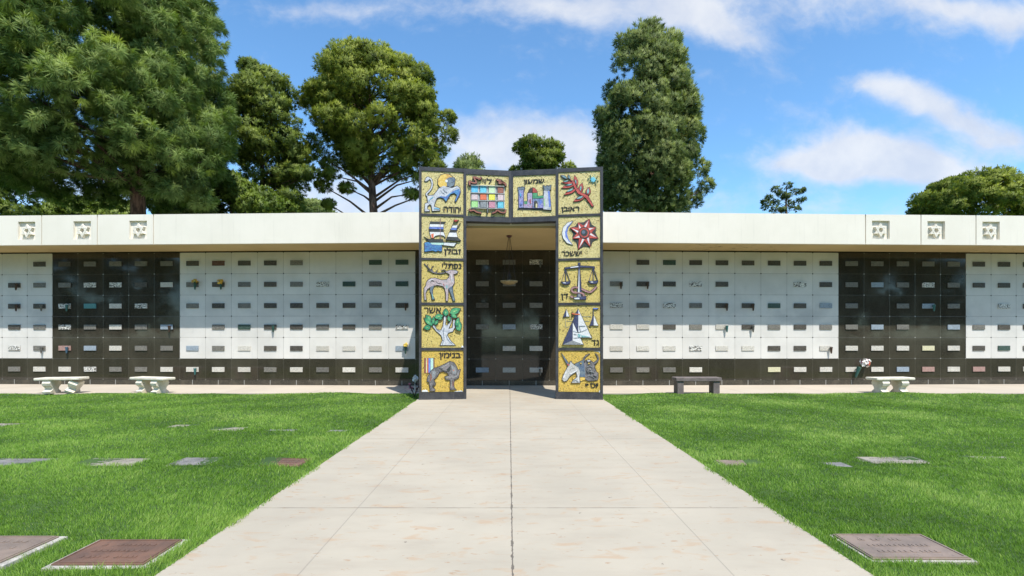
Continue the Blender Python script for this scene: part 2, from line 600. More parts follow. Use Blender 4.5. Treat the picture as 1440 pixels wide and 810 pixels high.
def f_concrete(N, b):
    t = N.tex()
    x, y, _ = N.sep(t)[:3]
    c = N.mix(N.ramp(N.noise(t, 0.55, 5, 0.6), 0.3, 0.7), (0.46, 0.405, 0.315), (0.39, 0.345, 0.27))
    c = N.mix(N.m('MULTIPLY', N.ramp(N.noise(N.vm('MULTIPLY', t, (0.7, 2.4, 1)), 1.5, 6, 0.65), 0.45, 0.75), 0.35), c, (0.32, 0.265, 0.205))
    c = N.mix(N.m('MULTIPLY', N.ramp(N.noise(N.vm('MULTIPLY', t, (1.0, 2.2, 1)), 3.4, 5, 0.6, 0.5), 0.55, 0.69), 0.40), c, (0.43, 0.25, 0.125))
    c = N.mix(N.m('MULTIPLY', N.ramp(N.noise(N.vm('ADD', N.vm('MULTIPLY', t, (1.0, 2.6, 1)), (4, 9, 0)), 7.0, 4, 0.6, 0.3), 0.64, 0.69), 0.6), c, (0.34, 0.19, 0.10))
    c = N.mix(N.m('MULTIPLY', N.ramp(N.noise(t, 55, 3, 0.7), 0.5, 0.75), 0.2), c, (0.40, 0.36, 0.31))
    c = N.mix(N.m('MULTIPLY', N.ramp(N.noise(t, 11, 3, 0.6), 0.70, 0.74), 0.75), c, (0.12, 0.10, 0.08))
    # joints
    wob = N.m('MULTIPLY', N.m('SUBTRACT', N.noise(N.comb(0.0, y, 0.0), 14, 4, 0.8), 0.5), 0.030)
    cx = N.m('ABSOLUTE', N.m('SUBTRACT', N.m('ADD', x, wob), 0.022))
    cw = N.m('ADD', 0.005, N.m('MULTIPLY', N.ramp(N.noise(N.comb(0.0, y, 3.0), 6, 3, 0.7), 0.45, 0.65), 0.009))
    l1 = N.m('SUBTRACT', 1.0, N.ramp(cx, N.m('MULTIPLY', cw, 0.5), cw))
    l2 = N.m('SUBTRACT', 1.0, N.ramp(N.m('ABSOLUTE', N.m('SUBTRACT', N.m('ABSOLUTE', N.m('SUBTRACT', x, 0.04)), 1.385)), 0.003, 0.007))
    fy = N.m('MULTIPLY', N.m('ABSOLUTE', N.m('SUBTRACT', N.m('FRACT', N.m('ADD', N.m('DIVIDE', N.m('SUBTRACT', y, 4.55), 3.1), 100.5)), 0.5)), 3.1)
    brk = N.ramp(N.noise(N.vm('MULTIPLY', t, (1, 0.2, 1)), 2.2, 3, 0.6), 0.35, 0.6, 0.2, 1.0)
    l3 = N.m('MULTIPLY', N.m('SUBTRACT', 1.0, N.ramp(fy, 0.006, 0.013)), brk)
    slab = N.node('ShaderNodeTexWhiteNoise')
    N.put(slab.inputs['Vector'], N.comb(N.m('FLOOR', N.m('DIVIDE', N.m('SUBTRACT', x, 0.04), 1.385)), N.m('FLOOR', N.m('DIVIDE', N.m('SUBTRACT', y, 4.55 - 1.55 + 1.55), 3.1)), 0.0))
    c = N.mix(N.m('MULTIPLY', slab.outputs['Value'], 0.22), c, (0.36, 0.315, 0.25))
    c = N.mix(N.m('MULTIPLY', l1, 0.85), c, (0.10, 0.085, 0.07))
    c = N.mix(N.m('MULTIPLY', l2, 0.32), c, (0.22, 0.19, 0.16))
    c = N.mix(N.m('MULTIPLY', l3, 0.65), c, (0.16, 0.14, 0.11))
    N.put(b.inputs['Base Color'], c)
    N.put(b.inputs['Roughness'], 0.85)
    b.inputs['Specular IOR Level'].default_value = 0.25
    h = N.m('SUBTRACT', N.m('MULTIPLY', N.noise(t, 80, 4, 0.65), 0.25), N.m('MAXIMUM', l1, N.m('MAXIMUM', l2, l3)))
    bump(N, b, h, 0.4, 0.01)


def f_walk(N, b):
    t = N.tex()
    c = N.mix(N.ramp(N.noise(t, 0.7, 5, 0.6), 0.3, 0.7), (0.53, 0.46, 0.37), (0.47, 0.405, 0.325))
    c = N.mix(N.m('MULTIPLY', N.ramp(N.noise(t, 3, 5, 0.65), 0.55, 0.75), 0.3), c, (0.38, 0.33, 0.28))
    x, y, _ = N.sep(t)[:3]
    fx = N.m('MULTIPLY', N.m('ABSOLUTE', N.m('SUBTRACT', N.m('FRACT', N.m('DIVIDE', N.m('ADD', x, 100.3), 2.4)), 0.5)), 2.4)
    c = N.mix(N.m('MULTIPLY', N.m('SUBTRACT', 1.0, N.ramp(fx, 0.006, 0.014)), 0.5), c, (0.2, 0.17, 0.14))
    N.put(b.inputs['Base Color'], c)
    bump(N, b, N.noise(t, 70, 3, 0.6), 0.2, 0.006)


def f_soil(N, b):
    t = N.tex()
    c = N.mix(N.ramp(N.noise(t, 1.2, 5, 0.65), 0.35, 0.65), (0.030, 0.075, 0.012), (0.055, 0.11, 0.02))
    c = N.mix(N.m('MULTIPLY', N.ramp(N.noise(t, 30, 3, 0.7), 0.5, 0.7), 0.4), c, (0.07, 0.055, 0.03))
    N.put(b.inputs['Base Color'], c)
    N.put(b.inputs['Roughness'], 0.95)
    bump(N, b, N.noise(t, 60, 3, 0.6), 0.5, 0.02)


def f_bronze(c1, c2, c3):
    def f(N, b):
        t = N.tex()
        c = N.mix(N.ramp(N.noise(t, 3.2, 5, 0.65), 0.35, 0.65), c1, c2)
        c = N.mix(N.m('MULTIPLY', N.ramp(N.noise(t, 22, 4, 0.65), 0.55, 0.72), 0.5), c, c3)
        N.put(b.inputs['Base Color'], c)
        N.put(b.inputs['Roughness'], 0.55)
        bump(N, b, N.noise(t, 60, 3, 0.6), 0.25, 0.004)
    return f


M = {}
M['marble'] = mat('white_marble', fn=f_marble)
M['granite'] = mat('black_granite', rough=0.06, fn=f_granite)
M['plinth'] = mat('granite_plinth', rough=0.25, fn=f_plinth)
M['stucco'] = mat('cream_stucco', rough=0.85, spec=0.25, fn=f_stucco)
M['soffit'] = mat('tan_soffit', rough=0.85, spec=0.2, fn=f_soffit)
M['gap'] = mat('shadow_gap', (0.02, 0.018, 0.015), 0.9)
M['roof'] = mat('roof_gravel', rough=0.9, fn=mottled((0.42, 0.40, 0.37), (0.34, 0.32, 0.29), 3))
M['frame'] = mat('dark_frame_stone', rough=0.45, fn=mottled((0.030, 0.031, 0.036), (0.055, 0.055, 0.06), 5, (0.13, 0.12, 0.11), 30, 0.4))
M['gold_pale'] = mat('pale_gold_mosaic', fn=f_gold(((0.62, 0.51, 0.19), (0.82, 0.72, 0.36))))  # upper panels: mirrored sky painted in as a paler gold
M['gold_mid'] = mat('gold_mosaic', fn=f_gold(((0.60, 0.46, 0.11), (0.80, 0.65, 0.23))))
M['gold_deep'] = mat('deep_gold_mosaic', fn=f_gold(((0.62, 0.41, 0.06), (0.80, 0.57, 0.13))))  # lowest panels: mirrored ground painted in as a deeper gold
M['ink'] = mat('relief_outline', rough=0.6, fn=mottled((0.022, 0.022, 0.026), (0.05, 0.048, 0.05), 20))
M['letter'] = mat('black_lettering', (0.018, 0.017, 0.016), 0.5)
TESS = {
    'silver': ((0.50, 0.52, 0.55), (0.68, 0.70, 0.74), (0.30, 0.34, 0.40)), 'white': ((0.72, 0.73, 0.74), (0.85, 0.86, 0.86), None),
    'blue': ((0.05, 0.16, 0.42), (0.10, 0.34, 0.60), (0.10, 0.05, 0.35)), 'navy': ((0.028, 0.035, 0.09), (0.07, 0.085, 0.18), None),
    'royal': ((0.10, 0.17, 0.58), (0.22, 0.34, 0.80), None), 'sky': ((0.08, 0.42, 0.68), (0.16, 0.58, 0.82), None),
    'cyan': ((0.10, 0.52, 0.68), (0.22, 0.66, 0.80), None), 'teal': ((0.12, 0.36, 0.38), (0.32, 0.56, 0.55), None),
    'mint': ((0.42, 0.68, 0.58), (0.58, 0.80, 0.72), None), 'palegreen': ((0.55, 0.74, 0.44), (0.66, 0.84, 0.56), None),
    'lightgreen': ((0.34, 0.68, 0.22), (0.46, 0.78, 0.34), None), 'green': ((0.02, 0.20, 0.09), (0.07, 0.38, 0.18), (0.15, 0.5, 0.2)),
    'lime': ((0.25, 0.52, 0.18), (0.5, 0.70, 0.33), None), 'red': ((0.48, 0.05, 0.035), (0.66, 0.11, 0.08), (0.33, 0.03, 0.03)),
    'orange': ((0.72, 0.15, 0.06), (0.82, 0.22, 0.10), None), 'brown': ((0.27, 0.085, 0.055), (0.38, 0.14, 0.09), None),
    'blush': ((0.66, 0.50, 0.50), (0.76, 0.62, 0.62), None), 'rose': ((0.56, 0.24, 0.32), (0.68, 0.34, 0.42), None),
    'yellow': ((0.80, 0.74, 0.05), (0.88, 0.84, 0.16), None), 'amber': ((0.74, 0.46, 0.06), (0.85, 0.64, 0.18), (0.5, 0.2, 0.05)),
    'grey': ((0.20, 0.22, 0.235), (0.34, 0.36, 0.37), None), 'slate': ((0.11, 0.16, 0.20), (0.22, 0.28, 0.32), (0.05, 0.10, 0.22)),
    'iron': ((0.085, 0.082, 0.085), (0.22, 0.21, 0.21), (0.36, 0.32, 0.33)), 'flesh': ((0.42, 0.33, 0.34), (0.60, 0.50, 0.51), (0.30, 0.36, 0.40)),
    'lilac': ((0.32, 0.26, 0.46), (0.55, 0.50, 0.64), (0.55, 0.12, 0.24)), 'violet': ((0.16, 0.15, 0.48), (0.42, 0.42, 0.66), (0.05, 0.24, 0.30)),
    'bone': ((0.46, 0.46, 0.43), (0.66, 0.65, 0.61), (0.28, 0.29, 0.28)), 'snake': ((0.36, 0.18, 0.18), (0.52, 0.30, 0.28), (0.16, 0.09, 0.09)),
    'coal': ((0.020, 0.026, 0.024), (0.055, 0.065, 0.06), None), 'cream': ((0.72, 0.64, 0.30), (0.82, 0.75, 0.42), None),
    'chalk': ((0.66, 0.70, 0.72), (0.78, 0.80, 0.80), None),
}
for k, (a, b_, c_) in TESS.items():
    M['t_' + k] = mat('mosaic_' + k, rough=0.4, fn=f_tess(a, b_, c_))
PLQ = {
    'D': ((0.040, 0.036, 0.030), (0.075, 0.065, 0.05), (0.17, 0.15, 0.12), 0.35), 'V': ((0.025, 0.055, 0.042), (0.045, 0.085, 0.065), (0.12, 0.16, 0.13), 0.35),
    'G': ((0.13, 0.125, 0.11), (0.24, 0.225, 0.19), (0.06, 0.055, 0.05), 0.5), 'L': ((0.50, 0.47, 0.41), (0.66, 0.63, 0.56), (0.26, 0.24, 0.20), 0.4),
    'M': ((0.70, 0.68, 0.62), (0.78, 0.76, 0.70), (0.03, 0.028, 0.025), 1.0), 'B': ((0.10, 0.045, 0.03), (0.14, 0.06, 0.04), (0.22, 0.13, 0.10), 0.4),  # M: glare on the plate painted in as pale and dark mottling
    'U': ((0.24, 0.30, 0.36), (0.34, 0.40, 0.45), (0.12, 0.14, 0.16), 0.4), 'T': ((0.07, 0.24, 0.25), (0.10, 0.28, 0.28), (0.03, 0.1, 0.1), 0.4),
    'R': ((0.34, 0.20, 0.17), (0.42, 0.28, 0.24), (0.2, 0.1, 0.09), 0.4), 'Y': ((0.62, 0.58, 0.38), (0.66, 0.62, 0.42), (0.3, 0.27, 0.15), 0.4),
}
for k, v in PLQ.items():
    M['p_' + k] = mat('plaque_' + k.lower(), rough=0.5, spec=0.4, fn=f_plaque(*v))
M['bronze_edge'] = mat('plaque_edge', (0.09, 0.075, 0.055), 0.5)
M['bark'] = mat('bark', rough=0.9, spec=0.2, fn=f_bark)
M['pine'] = mat('pine_needles', rough=0.55, spec=0.25, fn=f_leaf((0.055, 0.090, 0.022), (0.150, 0.235, 0.052), (0.38, 0.48, 0.14), 0.42))
M['fir'] = mat('fir_needles', rough=0.55, spec=0.25, fn=f_leaf((0.036, 0.064, 0.012), (0.115, 0.170, 0.028), (0.30, 0.36, 0.07), 0.38))
M['stone'] = mat('round_pine_needles', rough=0.55, spec=0.25, fn=f_leaf((0.060, 0.090, 0.012), (0.185, 0.235, 0.030), (0.40, 0.44, 0.080), 0.40))
M['conifer'] = mat('tall_conifer_needles', rough=0.55, spec=0.25, fn=f_leaf((0.048, 0.076, 0.020), (0.135, 0.185, 0.050), (0.31, 0.36, 0.12), 0.38))
M['bush'] = mat('bush_leaves', rough=0.5, spec=0.3, fn=f_leaf((0.060, 0.095, 0.014), (0.130, 0.195, 0.026), (0.25, 0.32, 0.06), 0.35))
M['grass'] = mat('grass_blades', rough=0.5, spec=0.25, fn=f_leaf((0.105, 0.205, 0.022), (0.225, 0.395, 0.055), (0.42, 0.53, 0.15), 0.42))
M['soil'] = mat('lawn_soil', fn=f_soil)
M['concrete'] = mat('path_concrete', fn=f_concrete)
M['walk'] = mat('walkway_concrete', rough=0.85, spec=0.25, fn=f_walk)
M['bench_white'] = mat('white_cast_stone', rough=0.8, fn=mottled((0.76, 0.70, 0.60), (0.62, 0.55, 0.43), 5, (0.46, 0.39, 0.28), 14, 0.3))
M['bench_dark'] = mat('brown_cast_stone', rough=0.7, fn=mottled((0.13, 0.105, 0.10), (0.19, 0.155, 0.145), 6, (0.08, 0.065, 0.06), 25, 0.5))
M['iron'] = mat('lamp_bronze', (0.05, 0.035, 0.025), 0.45, 0.6)
M['brass'] = mat('lamp_ring_brass', rough=0.45, metal=0.3, fn=mottled((0.42, 0.33, 0.17), (0.30, 0.23, 0.12), 8))
M['lamp_red'] = mat('lamp_cap', (0.10, 0.025, 0.02), 0.5)
M['marker_granite'] = mat('marker_granite', rough=0.8, fn=mottled((0.52, 0.48, 0.42), (0.34, 0.315, 0.275), 8, (0.2, 0.19, 0.17), 60, 0.5))
M['mk_red'] = mat('red_brown_bronze', fn=f_bronze((0.125, 0.075, 0.055), (0.195, 0.105, 0.07), (0.075, 0.055, 0.045)))
M['mk_mauve'] = mat('mauve_bronze', fn=f_bronze((0.19, 0.145, 0.115), (0.27, 0.20, 0.155), (0.10, 0.08, 0.07)))
M['mk_grey'] = mat('grey_bronze', fn=f_bronze((0.17, 0.165, 0.16), (0.26, 0.245, 0.23), (0.09, 0.085, 0.08)))
M['mk_beige'] = mat('beige_granite', fn=f_bronze((0.26, 0.235, 0.19), (0.36, 0.32, 0.26), (0.15, 0.135, 0.11)))
M['vase_teal'] = mat('teal_vase', (0.03, 0.13, 0.13), 0.4)
M['vase_green'] = mat('green_vase', (0.02, 0.075, 0.06), 0.4)
M['vase_bronze'] = mat('bronze_vase', rough=0.45, metal=0.4, fn=mottled((0.10, 0.06, 0.04), (0.05, 0.035, 0.028), 30))
M['vase_grey'] = mat('grey_vase', rough=0.45, metal=0.3, fn=mottled((0.16, 0.16, 0.15), (0.10, 0.10, 0.09), 30))
M['vase_blue'] = mat('blue_vase', (0.04, 0.10, 0.16), 0.4)
M['fl_yellow'] = mat('yellow_petals', (0.72, 0.40, 0.04), 0.6)
M['fl_gold'] = mat('golden_petals', (0.62, 0.46, 0.08), 0.6)
M['fl_orange'] = mat('orange_petals', (0.70, 0.16, 0.08), 0.6)
M['fl_white'] = mat('white_petals', (0.80, 0.78, 0.74), 0.6)
M['fl_pink'] = mat('pink_petals', (0.50, 0.10, 0.22), 0.6)
M['leaf_dark'] = mat('stem_leaves', (0.04, 0.085, 0.02), 0.55)
M['leaf_purple'] = mat('purple_leaves', (0.035, 0.012, 0.025), 0.5)

# ------------------------------------------------------------------ ground, path, walkway
RNG = np.random.default_rng(11)
random.seed(5)
PL, PR = -2.25, 2.315        # path edges
WY = 13.95                   # front edge of the walkway


def gz(x, y):
    """gentle swells of the lawn"""
    x = np.asarray(x, dtype=float)
    y = np.asarray(y, dtype=float)
    s = 0.014 * np.sin(x * 0.9 + 1.3) * np.sin(y * 0.7 + 0.4) + 0.012 * np.sin(x * 2.1 + y * 1.3) + 0.008 * np.sin(x * 3.7 - y * 2.9 + 2)
    e = 0.045 * np.exp(-((y - 13.5) / 0.7) ** 2) * (0.5 + 0.5 * np.sin(x * 0.85 + 2.4) * np.sin(x * 0.37 + 0.6))
    edge = np.minimum(1.0, np.minimum(np.abs(x - PL), np.abs(x - PR)) / 0.8)
    return -0.025 + s * edge + e * edge


mb = MB()
mb.add([(-1500, -1500, -0.15), (1500, -1500, -0.15), (1500, 1500, -0.15), (-1500, 1500, -0.15)], [(0, 1, 2, 3)])
tag(mb.build('ground', M['soil']), kind='structure')

mb = MB()
mb.box(PL, PR, -12, 16.21, -0.12, 0.0)
tag(mb.build('path', M['concrete']), kind='structure')
for sx in (-1, 1):
    mb = MB()
    x0, x1 = (-26.0, PL - 0.003) if sx < 0 else (PR + 0.003, 26.0)
    # slab following the splayed wing
    tt = math.tan(math.radians(2.1))
    pts = [(x0, WY), (x1, WY), (x1, 16.24 + tt * max(0, abs(x1) - 2.975)), (x0, 16.24 + tt * max(0, abs(x0) - 2.975))]
    mb.prism(pts, -0.12, -0.004, axis='z')
    tag(mb.build('walkway', M['walk']), kind='structure')
    # lawn soil
    nx, ny = 120, 90
    xs = np.linspace(-26.0, PL - 0.004, nx) if sx < 0 else np.linspace(PR + 0.004, 26.0, nx)
    ys = np.linspace(-10, WY - 0.004, ny)
    X, Yg = np.meshgrid(xs, ys)
    Z = gz(X, Yg)
    V = np.stack([X.ravel(), Yg.ravel(), Z.ravel()], 1)
    idx = np.arange(nx * ny).reshape(ny, nx)
    a, b_, c_, d_ = idx[:-1, :-1].ravel(), idx[:-1, 1:].ravel(), idx[1:, 1:].ravel(), idx[1:, :-1].ravel()
    T = np.concatenate([np.stack([a, b_, c_], 1), np.stack([a, c_, d_], 1)])
    tag(np_mesh('lawn', V, T, M['soil']), kind='structure')

# grave markers set in the lawn: centre px, py (photo), half sizes, material ...
MARK = [  # cx, cy(ground m), w, d, plate material, border of granite, label
    (-2.775, 3.655, 0.62, 0.42, 'mk_red', 0.055, 'reddish brown bronze grave marker with pale granite border, beside the path in the left foreground'),
    (-3.78, 3.68, 0.70, 0.45, 'mk_mauve', 0.045, 'weathered grey brown grave marker cut by the left edge of the photo in the foreground'),
    (2.84, 3.74, 0.68, 0.44, 'mk_mauve', 0.03, 'mauve brown bronze grave marker half covered by grass blades, alone in the right foreground'),
    (-2.02 * 1.36 - 0.02, 6.27, 0.55, 0.42, 'mk_red', 0.03, 'dark red brown marker by the path, middle row of the left lawn'),
    (-3.83, 6.28, 0.50, 0.36, 'mk_grey', 0.03, 'grey grave marker between a beige and a red brown one, left lawn'),
    (-4.93, 6.36, 0.72, 0.36, 'mk_beige', 0.03, 'wide beige stone grave marker in the middle row of the left lawn'),
    (-6.10, 6.30, 0.72, 0.46, 'mk_grey', 0.03, 'large dark grey grave marker at the left edge, middle row of the lawn'),
    (-8.85, 9.05, 0.70, 0.34, 'mk_beige', 0.03, 'thin beige grave marker far back near the left edge of the left lawn'),
    (-5.65, 8.95, 0.50, 0.22, 'mk_beige', 0.03, 'narrow pale grave marker far back on the left lawn, left of a beige one'),
    (-4.70, 8.58, 0.52, 0.28, 'mk_beige', 0.03, 'beige grave marker far back in the middle of the left lawn'),
    (-3.75, 8.45, 0.46, 0.14, 'mk_grey', 0.03, 'sliver of grey grave marker almost overgrown, far back on the left lawn'),
    (-2.75, 8.50, 0.50, 0.16, 'mk_grey', 0.03, 'sliver of grey grave marker far back beside the path edge on the left lawn'),
    (2.82, 6.23, 0.52, 0.26, 'mk_mauve', 0.03, 'low grey brown grave marker beside the path on the right lawn'),
    (3.95, 6.17, 0.28, 0.28, 'mk_grey', 0.02, 'tiny square grey grave marker nearly overgrown on the right lawn'),
    (4.78, 6.38, 0.72, 0.32, 'mk_beige', 0.03, 'wide beige grave marker with clover behind it on the right lawn'),
    (6.10, 6.58, 0.62, 0.12, 'mk_beige', 0.03, 'thin pale strip of grave marker farthest right on the right lawn'),
]
for i, (cx, cy, w, d, mk, bd, lab) in enumerate(MARK):
    z = float(gz(cx, cy)) + (0.010 if cy < 5 else -0.010)
    t = thing('grave_marker', lab, 'grave marker', (cx, cy, z), random.uniform(-0.02, 0.02))
    mb = MB()
    x0, x1, y0, y1 = -w / 2 - bd * 0.6, w / 2 + bd, -d / 2 - bd * 0.7, d / 2 + bd * 0.6
    mb.box(x0, x1, y0, y1, -0.09, 0.0, bev=0.006)
    mb.build('granite_base', M['marker_granite'], t)
    mb = MB()
    mb.box(-w / 2, w / 2, -d / 2, d / 2, 0.0005, 0.012, bev=0.004)
    if d > 0.3:      # raised rim and worn, unreadable relief on the larger plates
        r = 0.014
        for (a0, a1, b0, b1) in ((-w / 2 + .012, w / 2 - .012, -d / 2 + .012, -d / 2 + .012 + r), (-w / 2 + .012, w / 2 - .012, d / 2 - .012 - r, d / 2 - .012),
                                 (-w / 2 + .012, -w / 2 + .012 + r, -d / 2 + .012 + r, d / 2 - .012 - r), (w / 2 - .012 - r, w / 2 - .012, -d / 2 + .012 + r, d / 2 - .012 - r)):
            mb.box(a0, a1, b0, b1, 0.011, 0.017)
        for row, yy in enumerate((0.11, 0.0, -0.11)):
            x = -w * 0.32
            while x < w * 0.3:
                ww = random.uniform(0.012, 0.03)
                if random.random() < 0.8:
                    mb.box(x, x + ww, d * yy * 2.2 - 0.016, d * yy * 2.2 + 0.016, 0.011, 0.0155)
                x += ww + random.uniform(0.006, 0.02)
    mb.build('bronze_plate', M[mk], t)

# grass: single blades all over both lawns, denser and finer near the path end
def grass():
    n = 1150000
    lo, hi = 2.3, WY + 0.03
    u = RNG.random(n)
    Y = lo * (hi / lo) ** u
    half = Y * 1.12 + 2.6
    X = (RNG.random(n) * 2 - 1) * half
    creepw = np.clip(0.5 + np.sin(Y * 3.1) * np.sin(Y * 1.7 + X * 0.0 + 1) + 0.5 * np.sin(Y * 11.0), 0, 1.6)
    ov = 0.008 + 0.045 * creepw * RNG.random(n) ** 1.5
    keep = (X < PL + ov) | (X > PR - ov)
    keep &= (np.abs(X) < 25.9)
    X, Y = X[keep], Y[keep]
    # ragged edge along the walkway
    edge = WY - 0.10 + 0.10 * np.sin(X * 1.3 + 0.5) * np.sin(X * 0.5) + 0.05 * np.sin(X * 5.1)
    keep = Y < edge
    X, Y = X[keep], Y[keep]
    keep = np.ones(len(X), bool)
    for (cx, cy, w, d, mk, bd, lab) in MARK:
        creep = ((0.018 if cx < 0 else 0.045) if cy < 5 else 0.06) * RNG.random(len(X)) * (1.3 + np.sin(X * 9.0 + cx * 7) * np.sin(Y * 11.0 + cy) + 0.6 * np.sin(X * 23.0))
        ins = (np.abs(X - cx) < w / 2 + bd * 0.95 - creep) & (np.abs(Y - cy) < d / 2 + bd * 0.8 - creep)
        keep &= ~ins
    X, Y = X[keep], Y[keep]
    n = len(X)
    tuft = np.sin(X * 1.7 + 1.1 * np.sin(Y * 1.3)) * np.sin(Y * 1.9 + 0.9 * np.sin(X * 0.8 + 2)) 
    tuft2 = np.sin(X * 5.3 + 2.0 * np.sin(Y * 3.1)) * np.sin(Y * 6.1 + 2.0 * np.sin(X * 4.7))
    tuft3 = np.sin(X * 13.1 + 2.5 * np.sin(Y * 9.3)) * np.sin(Y * 15.1 + 2.3 * np.sin(X * 11.7))
    h = (0.022 + 0.018 * RNG.random(n)) * (1 + 0.16 * tuft + 0.20 * tuft2 + 0.18 * tuft3)
    # longer, untrimmed blades round the stones
    for (cx, cy, w, d, mk, bd, lab) in MARK:
        near = (np.abs(X - cx) < w / 2 + bd + 0.10) & (np.abs(Y - cy) < d / 2 + bd + 0.10)
        h[near] *= 1.0 + 0.5 * RNG.random(near.sum())
    wd = (0.0024 + 0.0018 * RNG.random(n)) * np.maximum(1.0, (Y / 3.2) ** 0.85)
    ang = RNG.random(n) * 2 * np.pi
    lean = 0.25 + 0.65 * RNG.random(n)
    # mown swathes lean one way or the other
    sw = np.sin((X * 0.8 + Y * 0.6) * 2.2)
    lx = np.cos(ang) * lean + 0.28 * tuft2 + 0.22 * sw
    ly = np.sin(ang) * lean + 0.28 * tuft
    z0 = np.where((X > PL) & (X < PR), 0.0, gz(X, Y)) - 0.004
    base = np.stack([X, Y, z0], 1)
    side = np.stack([-np.sin(ang + 1.57 * 0), np.cos(ang), np.zeros(n)], 1) * (wd / 2)[:, None]
    sa = RNG.random(n) * 2 * np.pi
    side = np.stack([np.cos(sa), np.sin(sa) * 0.6, np.zeros(n)], 1) * (wd / 2)[:, None]
    mid = base + np.stack([lx * h * 0.35, ly * h * 0.35, h * 0.62], 1)
    tip = base + np.stack([lx * h * 0.95, ly * h * 0.95, h], 1)
    V = np.stack([base - side, base + side, mid + side * 0.8, mid - side * 0.8, tip], 1).reshape(-1, 3)
    o = (np.arange(n) * 5)[:, None]
    T = np.concatenate([o + np.array([[0, 1, 2]]), o + np.array([[0, 2, 3]]), o + np.array([[3, 2, 4]])])
    tone = np.clip(0.42 + 0.34 * (RNG.random(n) - 0.5) + 0.03 + 0.10 * tuft + 0.14 * tuft2 + 0.10 * sw * (X > 0) + 0.12 * tuft3, 0, 1)
    worn = np.sin(X * 0.61 + 2.1 * np.sin(Y * 0.47 + 1)) * np.sin(Y * 0.83 + 1.7 * np.sin(X * 0.53))
    worn = np.clip((worn - 0.35) * 2.0, 0, 1)
    tone += 0.16 * worn * RNG.random(n)
    dry = RNG.random(n) < 0.03 + 0.10 * worn
    tone[dry] = 1.0
    tag(np_mesh('grass', V, T, M['grass'], np.repeat(tone, 5)), kind='stuff')


grass()

# ------------------------------------------------------------------ mausoleum building
TH = math.radians(2.1)
WYW = 16.23
NCOL = 19
bld = thing('mausoleum_building', 'long low mausoleum with cream flat roof, white marble and black granite crypt walls', 'building', (0, WYW, 0))
WING = [(-1, (-2.975, 0, 0), -TH), (1, (2.975, 0, 0), TH)]
ZT = Z0 + 6 * RH             # top of the crypts
SOF, TOPZ, FY = 4.296, 5.18, -1.285

